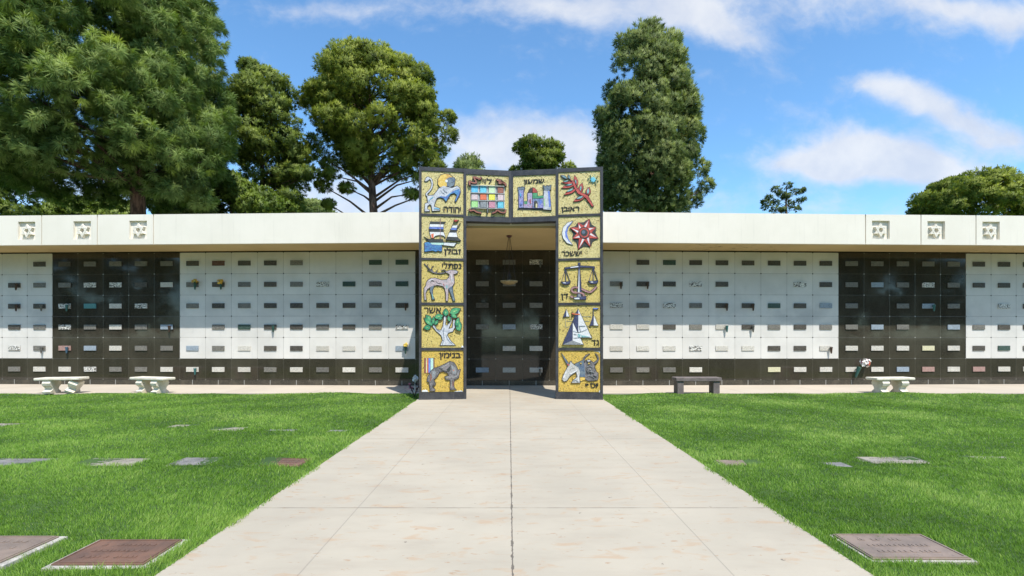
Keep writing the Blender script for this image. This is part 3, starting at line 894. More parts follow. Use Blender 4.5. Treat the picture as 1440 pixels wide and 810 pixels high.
for sx, loc, rot in WING:
    def span(c0, c1):
        return (c0 * CW, c1 * CW) if sx > 0 else (-c1 * CW, -c0 * CW)
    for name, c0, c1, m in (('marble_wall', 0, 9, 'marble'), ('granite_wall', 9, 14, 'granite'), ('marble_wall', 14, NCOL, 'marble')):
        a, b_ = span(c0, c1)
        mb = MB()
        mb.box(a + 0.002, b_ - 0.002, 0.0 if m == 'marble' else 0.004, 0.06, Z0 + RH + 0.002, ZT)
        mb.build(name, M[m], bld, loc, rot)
    a, b_ = span(0, NCOL)
    mb = MB()
    mb.box(a, b_, 0.002, 0.06, Z0 + 0.003, Z0 + RH)
    mb.build('granite_base_wall', M['granite'], bld, loc, rot)
    mb = MB()
    mb.box(a, b_, -0.012, 0.06, 0.0, Z0)
    mb.build('plinth', M['plinth'], bld, loc, rot)
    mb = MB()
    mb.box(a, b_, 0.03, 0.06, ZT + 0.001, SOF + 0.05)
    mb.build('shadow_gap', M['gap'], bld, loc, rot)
    # wall body and roof slab behind
    mb = MB()
    mb.box(a, b_, 0.065, 7.0, -0.05, SOF + 0.05)
    mb.build('wall_core', M['stucco'], bld, loc, rot)
    ia = -0.83                      # inner end, beside the canopy
    xa, xb = (ia, NCOL * CW + 0.9) if sx > 0 else (-(NCOL * CW + 0.9), -ia)
    mb = MB()
    mb.box(xa, xb, FY + 0.101, 7.4, SOF, SOF + 0.06)
    mb.build('soffit', M['soffit'], bld, loc, rot)
    mb = MB()
    mb.box(xa, xb, FY + 0.125, 7.5, SOF + 0.07, TOPZ - 0.08)
    mb.build('roof', M['roof'], bld, loc, rot)
    # fascia as a relief grid: grooves beside the star bays and sunk squares
    stars = [8.05, 9.75, 11.45] if sx > 0 else [-8.03, -9.75, -11.47]
    hw, z1, z2 = 0.27, SOF + 0.16, SOF + 0.70
    xs = {xa, xb}
    for s in stars:
        g = s - 0.47 if sx > 0 else s + 0.47
        xs |= {s - hw, s + hw, g - 0.014, g + 0.014}
    xs = sorted(xs)
    zs = [SOF - 0.004, z1, z2, TOPZ - 0.05, TOPZ]

    def depth(i, j):
        cxm, czm = (xs[i] + xs[i + 1]) / 2, (zs[j] + zs[j + 1]) / 2
        for s in stars:
            g = s - 0.47 if sx > 0 else s + 0.47
            if abs(cxm - g) < 0.014:
                return 0.05
            if abs(cxm - s) < hw and z1 < czm < z2:
                return 0.075
        return 0.0
    mb = MB()
    nx, nz = len(xs) - 1, len(zs) - 1
    for i in range(nx):
        for j in range(nz):
            d = FY + depth(i, j)
            mb.add([(xs[i], d, zs[j]), (xs[i + 1], d, zs[j]), (xs[i + 1], d, zs[j + 1]), (xs[i], d, zs[j + 1])], [(0, 1, 2, 3)])
            for (ii, jj, p, q) in ((i + 1, j, (1, 0), (1, 1)), (i, j + 1, (0, 1), (1, 1))):
                if ii < nx and jj < nz:
                    d2 = FY + depth(ii, jj)
                    if abs(d2 - d) > 1e-6:
                        A = (xs[i + p[0]], zs[j + p[1]])
                        B = (xs[i + q[0]], zs[j + q[1]])
                        mb.add([(A[0], d, A[1]), (B[0], d, B[1]), (B[0], d2, B[1]), (A[0], d2, A[1])], [(0, 1, 2, 3)])
    bk = FY + 0.12
    mb.add([(xa, FY, TOPZ), (xb, FY, TOPZ), (xb, bk, TOPZ), (xa, bk, TOPZ)], [(0, 1, 2, 3)])
    mb.add([(xa, FY, SOF - 0.004), (xb, FY, SOF - 0.004), (xb, FY + 0.1, SOF - 0.004), (xa, FY + 0.1, SOF - 0.004)], [(0, 3, 2, 1)])
    mb.add([(xa, FY + 0.1, SOF - 0.004), (xb, FY + 0.1, SOF - 0.004), (xb, FY + 0.1, SOF), (xa, FY + 0.1, SOF)], [(0, 3, 2, 1)])
    mb.add([(xa, bk, SOF), (xb, bk, SOF), (xb, bk, TOPZ), (xa, bk, TOPZ)], [(0, 3, 2, 1)])
    for x in (xa, xb):
        mb.add([(x, FY, SOF - 0.004), (x, bk, SOF - 0.004), (x, bk, TOPZ), (x, FY, TOPZ)], [(0, 1, 2, 3)])
    fas = mb.build('fascia', M['stucco'], bld, loc, rot)
    for s in stars:
        mb = MB()
        zc = (z1 + z2) / 2 - 0.01
        R1, R2 = 0.205, 0.128
        for k, up in enumerate((90, 270)):
            o = [(s + R1 * math.cos(math.radians(up + 120 * q)), zc + R1 * math.sin(math.radians(up + 120 * q))) for q in range(3)]
            i_ = [(s + R2 * math.cos(math.radians(up + 120 * q)), zc + R2 * math.sin(math.radians(up + 120 * q))) for q in range(3)]
            f0, b0 = FY - 0.004 - 0.003 * k, FY + 0.074
            for q in range(3):
                r = (q + 1) % 3
                mb.prism([o[q], o[r], i_[r], i_[q]], b0, f0)
        mb.build('star_emblem', M['stucco'], fas)

# middle wall behind the gate, of black granite
mb = MB()
mb.box(0.0, 7 * CW, 0.004, 0.06, Z0 + 0.003, ZT)
mb.build('granite_wall', M['granite'], bld, (-2.975, 0, 0))
mb = MB()
mb.box(0.0, 7 * CW, -0.012, 0.06, 0.0, Z0)
mb.build('plinth', M['plinth'], bld, (-2.975, 0, 0))
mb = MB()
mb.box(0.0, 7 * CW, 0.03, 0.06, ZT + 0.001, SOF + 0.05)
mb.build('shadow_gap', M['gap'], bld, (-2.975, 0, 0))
mb = MB()
mb.box(-2.98, 2.98, 0.065, 7.0, -0.05, SOF + 0.05)
mb.build('wall_core', M['stucco'], bld)
mb = MB()      # canopy between gate and building
mb.box(-2.14, 2.23, 12.99 - WYW, 1.0, SOF - 0.006, SOF + 0.055)
mb.build('canopy_soffit', M['soffit'], bld)
mb = MB()
mb.box(-2.14, 2.23, 12.985 - WYW, 1.0, SOF + 0.058, TOPZ - 0.012)
mb.build('canopy', M['stucco'], bld)

# name plaques on the crypt fronts, row by row from the top (N = none, lower-case = dark wall kept the same)
def grow(rows, n):
    return [list(r) for r in rows]


LW = ["DBDDGNNVV", "GDGDGMVGV", "GDGDDDDGD", "NGVDDGDGM", "UGLDDLLLU", "LLLGLGLGL"]   # left to right, 9 white columns
LD = ["DGGGG", "GMMDL", "MTLMN", "MGLGU", "RULGG", "LMGGL"]
LO = ["DVDND", "GDDDG", "DVGDD", "DGDDG", "LLGMG", "GDGGL"]           # five outer columns, last two in view
RW = ["NDVDDDDDD", "GDDMDNNMD", "MGMGDDVDU", "LLDGLDGDG", "LLLMLLDDL", "GGGLNNYLL"]
RD = ["GGGGG", "GUGMG", "GNGUG", "GUGNU", "LLLYL", "LLURL"]
RO = ["DDVGD", "DDGDD", "NMDGV", "GDDDG", "DVGDD", "RLLGL"]
CN = ["GGGGMGG", "GDGGGDG", "GGDGGGD", "GGGUMGG", "GLNLLGL", "LGULLLG"]
left = [LO[r] + LD[r] + LW[r] for r in range(6)]       # 19 columns, outermost first
right = [RW[r] + RD[r] + RO[r] for r in range(6)]
PW, PH = 0.405, 0.155
pm = {}


def plaque_mb():
    mb = MB()
    mb.box(-PW / 2, PW / 2, -0.022, 0.0, -PH / 2, PH / 2, 0, bev=0.004)
    return mb


spots = []      # (distance from middle, code, world loc, rot)
for r in range(6):
    z = Z0 + (5 - r) * RH + RH * 0.49
    for k in range(7):
        if CN[r][k] != 'N':
            spots.append((abs(k - 3) * CW, CN[r][k], Vector((-2.975 + (k + 0.5) * CW, 0.0, z)), 0.0))
    for k in range(NCOL):
        cl_, cr_ = left[r][k], right[r][k]
        if cl_ != 'N':
            x = -(NCOL - k - 0.5) * CW
            spots.append((2.975 - x, cl_, Vector((-2.975 + x * math.cos(TH), -x * math.sin(TH), z)), -TH))
        if cr_ != 'N':
            x = (k + 0.5) * CW
            spots.append((2.975 + x, cr_, Vector((2.975 + x * math.cos(TH), x * math.sin(TH), z)), TH))
spots.sort(key=lambda q: q[0])
hidden = [q for q in spots if q[0] < 2.9 and abs(q[2].x) > 1.3]
seen = [q for q in spots if not (q[0] < 2.9 and abs(q[2].x) > 1.3)]
proto = {}
for q in seen[:100]:
    code = q[1]
    if code not in proto:
        proto[code] = plaque_mb().build('plaque', M['p_' + code], bld)
        o = proto[code]
    else:
        o = proto[code].copy()
        COL.objects.link(o)
        o.parent = bld
    o.location = q[2] + Vector((0, -0.003, 0))
    o.rotation_euler = (0, 0, q[3])
mb = MB()
codes = list(PLQ)
for q in seen[100:] + hidden:
    one = plaque_mb()
    R = Matrix.Rotation(q[3], 4, 'Z')
    mb.add([R @ Vector(v) + q[2] + Vector((0, -0.003, 0)) for v in one.v], one.f, codes.index(q[1]))
tag(mb.build('plaque_rows', [M['p_' + c] for c in codes], bld), kind='stuff')


# ------------------------------------------------------------------ bud vases and flowers on the plaques
def wall_point(side, col, row, dx=0.13, dz=-0.02):
    """point just in front of a plaque; columns count outwards from the gate, rows from the top"""
    z = Z0 + (6 - row) * RH + RH * 0.49 + dz
    if side == 0:
        return Vector((-2.975 + (col - 0.5) * CW + dx, WYW, z)), 0.0
    x = side * (col - 0.5) * CW + dx
    R = TH * side
    return Vector((side * 2.975 + x * math.cos(TH), WYW + side * x * math.sin(TH), z)), R


def vase_mesh():
    mb = MB()
    mb.lathe([(0.016, -0.20), (0.024, -0.17), (0.036, -0.05), (0.043, 0.0), (0.047, 0.012), (0.040, 0.012), (0.032, -0.03)], 12, (0, -0.085, 0.05))
    mb.box(-0.012, 0.012, -0.05, -0.018, 0.0, 0.03)
    return mb


def petals(mb, c, R, n, mats, rs, size=0.035, squash=0.7):
    for _ in range(n):
        d = Vector((rs.gauss(0, 1), rs.gauss(0, 1), rs.gauss(0, 1) * squash))
        d.normalize()
        p = Vector(c) + d * R * rs.uniform(0.35, 1.0)
        nrm = (d + Vector((rs.uniform(-.5, .5), -0.6, rs.uniform(-.2, .8)))).normalized()
        a = nrm.orthogonal().normalized()
        b_ = nrm.cross(a)
        m = rs.choice(mats)
        for k in range(5):
            t = 2 * math.pi * k / 5 + rs.random()
            e = a * math.cos(t) + b_ * math.sin(t)
            f = a * math.cos(t + 1.57) + b_ * math.sin(t + 1.57)
            s = size * rs.uniform(0.7, 1.2)
            mb.add([p, p + e * s * 0.6 + f * s * 0.4 + nrm * s * 0.25, p + e * s + nrm * s * 0.15, p + e * s * 0.6 - f * s * 0.4 + nrm * s * 0.25], [(0, 1, 2, 3)], m)


VASES = [  # side, column outward from the gate, row, vase material, flowers, label
    (-1, 9, 2, 'vase_green', 'yellow', 'bud vase of yellow flowers on white marble next to the left black granite panel'),
    (-1, 8, 2, 'vase_green', 'yellow', 'bud vase of yellow flowers, second from the left black granite panel on white marble'),
    (-1, 1, 5, 'vase_green', 'gold', 'golden flowers in a bud vase beside the gate on sun-split white marble'),
    (-1, 1, 3, 'vase_bronze', None, 'small dark bud vase beside the left gate pillar, third marble row'),
    (-1, 6, 4, 'vase_green', None, 'green empty bud vase at the shade line in the middle of the left white marble'),
    (-1, 9, 6, 'vase_teal', None, 'teal empty bud vase on the black bottom row between left benches and gate'),
    (-1, 14, 3, 'vase_teal', None, 'teal empty bud vase in the shaded outer column of the left black granite panel'),
    (-1, 10, 4, 'vase_bronze', None, 'bronze empty bud vase at the inner edge of the left black granite panel'),
    (-1, 14, 5, 'vase_blue', None, 'blue empty bud vase on a brownish plaque in the sunlit left black granite panel'),
    (-1, 16, 2, 'vase_bronze', None, 'bronze bud vase on the second row of white marble at the far left edge'),
    (-1, 16, 3, 'vase_bronze', None, 'bronze bud vase on the third row of white marble at the far left edge'),
    (-1, 15, 3, 'vase_grey', None, 'grey bud vase on the third row just left of the left black granite panel'),
    (-1, 15, 5, 'vase_grey', None, 'grey sunlit bud vase on the fifth row just left of the left black granite panel'),
    (1, 1, 2, 'vase_bronze', None, 'reddish bud vase on white marble closest to the right gate pillar'),
    (1, 2, 2, 'vase_bronze', None, 'dark bud vase second from the right gate pillar on the second marble row'),
    (1, 5, 3, 'vase_bronze', None, 'bronze bud vase on third row of right white marble, left of a pair'),
    (1, 6, 3, 'vase_bronze', None, 'bronze bud vase on third row of right white marble, right of a pair'),
    (1, 5, 4, 'vase_teal', None, 'teal bud vase with a sunlit shadow at the shade line of the right white marble'),
    (1, 6, 4, 'vase_grey', None, 'dark grey bud vase at the shade line of right white marble, beside a teal one'),
    (1, 9, 5, 'vase_bronze', None, 'brown sunlit bud vase on white marble beside the right black panel'),
    (1, 13, 3, 'vase_teal', None, 'teal bud vase on a pale plaque in the shaded right black granite panel'),
    (1, 10, 6, 'vase_green', 'bouquet', 'large bouquet of white and coral flowers in a green vase above the right white bench'),
    (0, 5, 1, 'vase_grey', None, 'pale bud vase on the top row of black granite behind the hanging lamp'),
    (0, 5, 6, 'vase_grey', None, 'grey bud vase low on the black granite wall inside the gate'),
]
rs = random.Random(3)
vproto = {}
for (sd, c, r, vm, fl, lab) in VASES:
    p, rot = wall_point(sd, c, r)
    t = thing('bud_vase', lab, 'vase', p, rot, 'vases hung on the crypt plaques')
    if vm not in vproto:
        vproto[vm] = vase_mesh().build('vase', M[vm], t, smooth=True)
        o = vproto[vm]
    else:
        o = vproto[vm].copy()
        COL.objects.link(o)
        o.parent = t
    if fl == 'bouquet':
        o.rotation_euler = (0, 0.35, 0)
        o.scale = (1.5, 1.5, 1.7)
        mb = MB()
        petals(mb, (0.24, -0.16, 0.24), 0.155, 34, [0, 0, 1, 0, 2], rs, 0.06, 0.8)
        mb.build('flowers', [M['fl_white'], M['fl_orange'], M['fl_pink']], t)
        mb = MB()
        for k in range(9):
            e = Vector((0.26 + rs.uniform(-.16, .16), -0.16 + rs.uniform(-.1, .1), 0.26 + rs.uniform(-.12, .14)))
            mb.tube([(0.05, -0.11, 0.10), e * 0.6 + Vector((0.02, -0.04, 0.02)), e], 0.006, 5)
        mb.build('stems', M['leaf_dark'], t)
    elif fl:
        mb = MB()
        petals(mb, (0, -0.10, 0.12), 0.085, 16, [0, 0, 1], rs, 0.05, 0.7)
        mb.build('flowers', [M['fl_yellow' if fl == 'yellow' else 'fl_gold'], M['fl_gold']], t)
        mb = MB()
        for k in range(7):
            mb.tube([(0, -0.09, 0.05), (rs.uniform(-.07, .07), -0.1 + rs.uniform(-.05, .05), 0.13)], 0.005, 5)
        mb.build('stems', M['leaf_dark'], t)

# ------------------------------------------------------------------ mosaic gate
GC = 0.045
HALF = 2.245
GY0, GY1 = 12.5, 12.80
GA = math.atan2(GY1 - GY0, HALF)
GL = math.hypot(HALF, GY1 - GY0)
GT = 5.68
gate = thing('mosaic_gate', 'tall black framed gate of gold mosaic panels with coloured reliefs, standing before the entrance', 'gate', (GC, GY1, 0))
UF = (0.062, 1.082, 1.150, 2.208)        # panel edges along a half, from the outer edge
ROWS = [(5.584, 4.545), (4.489, 3.463), (3.406, 2.373), (2.305, 1.267), (1.195, 0.182)]
TOPROW = (5.545, 4.515)
BEAM = 4.385


def half_frame(side):
    """side -1: x runs from the outer edge to the middle; side +1: from the middle outwards"""
    mb = MB()

    def X(u):
        return u if side < 0 else GL - u

    def bx(u0, u1, y0, y1, z0, z1):
        a, b_ = sorted((X(u0), X(u1)))
        mb.box(a, b_, y0, y1, z0, z1)
    pw = UF[1] + 0.072
    bx(0, pw, 0.0, 0.26, 0.0, GT - 0.002)                       # pillar body
    bx(pw + 0.001, GL, 0.0, 0.20, BEAM, GT - 0.004)             # beam body
    f0, f1 = -0.034, -0.0005
    bx(0, UF[0], f0, f1, 0.175, GT)                             # outer strip
    bx(UF[1], UF[2] - 0.004, f0, f1, 0.175, GT)                 # inner strip
    bx(UF[3], GL - 0.002, f0, f1, BEAM, GT - 0.006)             # middle strip
    bx(0.0, UF[2] - 0.004, f0 - 0.012, f1, 0.0, 0.174)          # foot
    zs_ = [(GT - 0.001, ROWS[0][0])] + [(ROWS[i][1], ROWS[i + 1][0]) for i in range(4)]
    for (zt, zb) in zs_:
        bx(UF[0] + 0.001, UF[1] - 0.001, f0 + 0.002, f1, zb, zt)
    bx(UF[2] - 0.003, UF[3] - 0.001, f0 + 0.002, f1, TOPROW[0], GT - 0.003)
    bx(UF[2] - 0.003, UF[3] - 0.001, f0 + 0.002, f1, BEAM + 0.002, TOPROW[1])
    return mb


HL = {}
for side in (-1, 1):
    loc = (-HALF, GY0 - GY1, 0) if side < 0 else (0, 0, 0)
    rot = GA if side < 0 else -GA
    HL[side] = (loc, rot)
    half_frame(side).build('gate_frame', M['frame'], gate, loc, rot)


# --- the twelve panels, traced in their own coordinates
class Panel:
    def __init__(self, bounds, w, h):
        self.b, self.w, self.h = bounds, w, h
        self.mb = MB()
        self.keys = []
        self.lv = 0

    def uv(self, x, y):
        xl, xr, tl, tr, bl, br = self.b
        u = (x - xl) / (xr - xl)
        v = 1 - (y - (tl + (tr - tl) * u)) / ((bl + (br - bl) * u) - (tl + (tr - tl) * u))
        return (u * self.w, v * self.h)

    def mi(self, k):
        k = 'ink' if k == 'ink' else 't_' + k
        if k not in self.keys:
            self.keys.append(k)
        return self.keys.index(k)

    def poly(self, key, s, line=0.010, hgt=0.020):
        pts = [tuple(map(float, p.split(','))) for p in s.split()] if isinstance(s, str) else s
        q = [self.uv(*p) for p in pts]
        n = len(q)
        if sum(q[i][0] * q[(i + 1) % n][1] - q[(i + 1) % n][0] * q[i][1] for i in range(n)) < 0:
            q = q[::-1]
        self.lv += 1
        top = -(0.014 + hgt + 0.0011 * self.lv)
        if line:
            self.mb.prism(offset_poly(q, line), -0.013, top + 0.008, self.mi('ink'))
        self.mb.prism(q, -0.013, top, self.mi(key), inset=0.004)

    def stroke(self, key, w, s, line=0.008, taper=1.0, hgt=0.020):
        pts = [Vector(tuple(map(float, p.split(',')))) for p in s.split()]
        dense = []
        if len(pts) > 2:         # Catmull-Rom through the points
            for i in range(len(pts) - 1):
                p0, p1, p2, p3 = pts[max(i - 1, 0)], pts[i], pts[i + 1], pts[min(i + 2, len(pts) - 1)]
                for k in range(5):
                    t = k / 5
                    dense.append(0.5 * ((2 * p1) + (p2 - p0) * t + (2 * p0 - 5 * p1 + 4 * p2 - p3) * t * t + (3 * p1 - p0 - 3 * p2 + p3) * t ** 3))
            dense.append(pts[-1])
        else:
            dense = pts
        L, R_ = [], []
        n = len(dense)
        for i, p in enumerate(dense):
            d = (dense[min(i + 1, n - 1)] - dense[max(i - 1, 0)]).normalized()
            ww = w / 2 * (1 + (taper - 1) * i / (n - 1))
            nrm = Vector((-d.y, d.x)) * ww
            L.append(tuple(p + nrm))
            R_.append(tuple(p - nrm))
        self.poly(key, L + R_[::-1], line, hgt)

    def circ(self, key, cx, cy, r, line=0.008, n=16, hgt=0.020):
        self.poly(key, [(cx + r * math.cos(2 * math.pi * k / n), cy + r * math.sin(2 * math.pi * k / n)) for k in range(n)], line, hgt)

    def leaf(self, key, x0, y0, x1, y1, w, line=0.008):
        a, b_ = Vector((x0, y0)), Vector((x1, y1))
        d = b_ - a
        nrm = Vector((-d.y, d.x)).normalized() * w / 2
        pr = [(0, 0), (0.2, 0.72), (0.45, 1), (0.7, 0.75), (1, 0)]
        L = [tuple(a + d * t + nrm * k) for t, k in pr]
        R_ = [tuple(a + d * t - nrm * k) for t, k in pr[1:-1]][::-1]
        self.poly(key, L + R_, line)


GLYPH = {}


def glyph(ch):
    """flat outline mesh of one letter: vertices and faces"""
    if ch == 'ד':                 # two overlapping strokes, kept apart
        return [[(0.317, 0.0), (0.407, 0.0), (0.407, 0.512), (0.317, 0.512)], [(0.01, 0.509), (0.498, 0.509), (0.498, 0.592), (0.01, 0.592)]], [[(0, 1, 2, 3)], [(0, 1, 2, 3)]]
    if ch not in GLYPH:
        cu_ = bpy.data.curves.new('letter', 'FONT')
        cu_.body = ch
        cu_.resolution_u = 4
        tmp = bpy.data.objects.new('letter', cu_)
        COL.objects.link(tmp)
        bpy.context.view_layer.update()
        me = bpy.data.meshes.new_from_object(tmp.evaluated_get(bpy.context.evaluated_depsgraph_get()))
        bpy.data.objects.remove(tmp)
        bpy.data.curves.remove(cu_)
        GLYPH[ch] = ([[(v.co.x, v.co.y) for v in me.vertices]], [[tuple(p.vertices) for p in me.polygons]])
        bpy.data.meshes.remove(me)
    return GLYPH[ch]


def lettering(panel_obj, P, text, x0, x1, y0, y1):
    """raised letters, set right to left, fitted to a box on the panel"""
    pen, shapes = 0.0, []
    for ch in text[::-1]:
        vs_, fs_ = glyph(ch)
        xs_ = [p[0] for q in vs_ for p in q]
        lo, hi = min(xs_), max(xs_)
        for q, f in zip(vs_, fs_):
            shapes.append(([(x - lo + pen, y) for x, y in q], f))
        pen += hi - lo + 0.085
    allx = [p[0] for q, f in shapes for p in q]
    ally = [p[1] for q, f in shapes for p in q]
    ax, az = P.uv(x0, y1)
    bx_, bz = P.uv(x1, y0)
    kx, kz = (bx_ - ax) / (max(allx) - min(allx)), (bz - az) / (max(ally) - min(ally))
    hh = bz - az
    mb = MB()
    lift = 0.0
    for q, f in shapes:
        for ox, oz in ((0, 0), (0.028, 0), (-0.028, 0), (0, 0.022), (0, -0.022)):     # bolder: the letter again, nudged
            lift += 0.00013
            pts = [(ax + (x - min(allx)) * kx + ox * hh, az + (y - min(ally)) * kz + oz * hh) for x, y in q]
            n = len(pts)
            d0, d1 = -0.013, -0.026 - lift
            fr = [tuple(i + n for i in g) for g in f]
            ed = {}
            for g in f:
                for i in range(len(g)):
                    e = (g[i], g[(i + 1) % len(g)])
                    k = tuple(sorted(e))
                    ed[k] = None if k in ed else e
            sd = [(e[0], e[1], e[1] + n, e[0] + n) for e in ed.values() if e]
            mb.add([(x, d0, z) for x, z in pts] + [(x, d1, z) for x, z in pts], fr + sd)
    return mb.build('lettering', M['letter'], panel_obj)


def panel(side, u0, u1, zt, zb, gold, bounds, relief, text, box, draw, label):
    loc, rot = HL[side]
    w, h = u1 - u0, zt - zb
    lx = u0 if side < 0 else GL - u1
    off = Matrix.Rotation(rot, 3, 'Z') @ Vector((lx, 0, 0))
    mb = MB()
    mb.box(0.002, w - 0.002, -0.014, -0.0006, 0.002, h - 0.002)
    po = mb.build('mosaic_panel', M[gold], gate, (loc[0] + off.x, loc[1] + off.y, zb), rot)
    po['label'] = label
    P = Panel(bounds, w, h)
    draw(P)
    P.mb.build(relief, [M[k] for k in P.keys], po)
    lettering(po, P, text, *box)


def d_lion(P):
    P.stroke('silver', 30, "115,465 95,430 140,385 185,325 200,240 175,170 130,150", 0.009)
    P.poly('silver', "60,200 92,140 128,124 165,150 130,190 90,212")
    P.poly('silver', "70,600 110,585 165,610 112,650 112,700 152,718 150,738 62,740")
    P.poly('amber', "300,260 305,170 350,105 420,80 500,88 560,125 560,200 500,290 400,320 335,310", 0.012)
    P.poly('silver', "105,465 225,455 325,330 400,290 480,310 560,330 650,295 700,325 715,400 690,465 628,575 612,560 648,455 600,420 530,440 448,572 408,515 340,490 282,510 250,590 232,650 335,690 338,725 200,735 185,640 120,580", 0.012)
    P.poly('blue', "285,505 350,470 440,480 520,420 590,375 690,345 715,400 690,465 628,575 612,560 648,455 600,420 530,440 448,570 408,515 340,492", 0)
    P.circ('silver', 200, 540, 62)
    P.poly('slate', "455,170 520,140 600,150 618,185 600,285 520,325 465,290", 0.009)
    P.circ('white', 458, 208, 28, 0.004, 10)
    P.stroke('ink', 12, "545,240 600,225", 0)
    P.stroke('white', 16, "500,420 560,360 640,325", 0.003)
    P.stroke('slate', 10, "350,370 380,410 430,440", 0)
    P.stroke('slate', 10, "400,350 430,390 470,420", 0)
    P.stroke('sky', 16, "140,560 170,520 220,490", 0)
    P.stroke('sky', 16, "230,690 290,692 330,700", 0)


def d_ephod(P):
    P.poly('grey', "84,226 695,240 695,628 86,618", 0.010, 0.006)
    cols = [(100, 215), (255, 368), (408, 520), (565, 672)]
    rows = [(232, 345), (370, 470), (502, 606)]
    keys = [['sky', 'cyan', 'palegreen', 'brown'], ['blush', 'orange', 'yellow', 'blush'], ['lightgreen', 'grey', 'rose', 'cyan']]
    for i, (y0, y1) in enumerate(rows):
        for j, (x0, x1) in enumerate(cols):
            d = j * 4
            P.poly(keys[i][j], [(x0, y0 + d), (x1, y0 + d), (x1, y1 + d), (x0, y1 + d)], 0, 0.014)
            cx, cy = (x0 + x1) / 2, (y0 + y1) / 2 + d
            P.poly('ink', [(cx - 9, cy - 20), (cx + 9, cy - 20), (cx + 9, cy + 18), (cx - 9, cy + 18)], 0, 0.012)
            P.stroke('chalk', 14, f"{x1 + 12},{y0 + d} {x1 + 12},{y1 + d}", 0, hgt=0.010)
    for y in (228, 357, 486, 618):
        P.stroke('chalk', 11, f"92,{y} 690,{y + 12}", 0, hgt=0.008)
    P.stroke('brown', 30, "75,235 62,170 120,190 185,190 165,140 140,95 190,105 240,125 275,95", 0.008)
    P.stroke('brown', 30, "545,125 580,150 610,140 590,195 650,180 695,200 708,240", 0.008)
    P.stroke('brown', 28, "72,640 80,672 140,660 190,690 275,708", 0.008)
    P.stroke('brown', 28, "705,645 690,695 620,690 560,660 520,690 465,710", 0.008)
    P.stroke('grey', 14, "386,625 386,705", 0.005)


def d_castle(P):
    P.stroke('coal', 26, "95,632 400,632 695,650", 0.004, hgt=0.010)
    P.poly('violet', "112,300 205,300 200,610 118,612")
    P.poly('slate', "100,258 130,250 130,262 160,258 160,246 190,244 190,258 222,246 218,302 105,305")
    P.poly('lilac', "275,352 358,352 358,618 202,612 208,500 275,500")
    P.poly('green', "212,498 276,498 272,548 215,555", 0.004)
    P.poly('coal', "283,350 298,305 325,275 362,260 362,352", 0.008)
    P.poly('red', "364,260 405,272 435,305 450,350 364,352", 0.008)
    P.poly('green', "362,355 450,350 456,408 562,398 568,442 365,456", 0.006)
    P.poly('violet', "362,457 555,450 555,618 362,620", 0.008)
    P.poly('coal', "383,612 383,515 400,490 425,482 450,498 458,525 458,612", 0, 0.022)
    P.poly('cream', "418,614 418,550 433,532 450,548 452,614", 0, 0.022)
    P.poly('royal', "470,470 520,475 540,520 500,560 480,600 470,560 500,510", 0, 0.022)
    P.poly('silver', "575,312 665,316 695,652 552,640 562,310")
    P.poly('royal', "632,322 670,325 690,590 655,610", 0, 0.022)
    P.poly('lime', "565,460 586,460 590,585 562,582", 0, 0.022)
    P.poly('slate', "552,230 580,232 582,245 610,242 612,228 640,228 642,242 664,240 666,224 692,222 686,302 660,318 572,312")
    P.stroke('sky', 22, "150,360 152,420", 0, hgt=0.024)
    P.stroke('red', 16, "325,460 330,540", 0, hgt=0.024)
    P.stroke('royal', 22, "160,520 165,560", 0, hgt=0.024)


def d_branch(P):
    L = P.leaf
    for a in ((345, 300, 298, 118, 66), (310, 270, 66, 345, 66), (330, 350, 112, 462, 66), (300, 250, 66, 252, 44), (385, 420, 432, 245, 84), (520, 460, 552, 312, 86), (480, 468, 278, 572, 76)):
        L('red', *a)
    L('slate', 165, 188, 56, 126, 52)
    L('slate', 215, 195, 184, 112, 42)
    P.poly('red', "205,178 300,238 335,330 400,400 530,462 628,640 604,655 500,515 430,468 350,430 288,330 255,240", 0.010)
    for a in ((326, 272, 308, 180, 26), (265, 272, 138, 302, 30), (285, 350, 148, 412, 34), (195, 215, 98, 240, 24), (150, 180, 82, 136, 24), (205, 182, 195, 124, 20), (396, 392, 412, 288, 32), (525, 442, 540, 332, 44), (450, 476, 325, 532, 40)):
        L('teal', *a, 0.003)
    pts = []
    for k in range(16):
        r = 62 if k % 2 == 0 else 36
        pts.append((622 + r * math.cos(k * math.pi / 8), 180 + r * math.sin(k * math.pi / 8)))
    P.poly('cyan', pts, 0, 0.006)
    for k in range(8):
        a = k * math.pi / 4 + 0.2
        P.stroke('teal', 8, f"{622 + 66 * math.cos(a)},{180 + 66 * math.sin(a)} {622 + 98 * math.cos(a)},{180 + 98 * math.sin(a)}", 0, 0.5, 0.004)


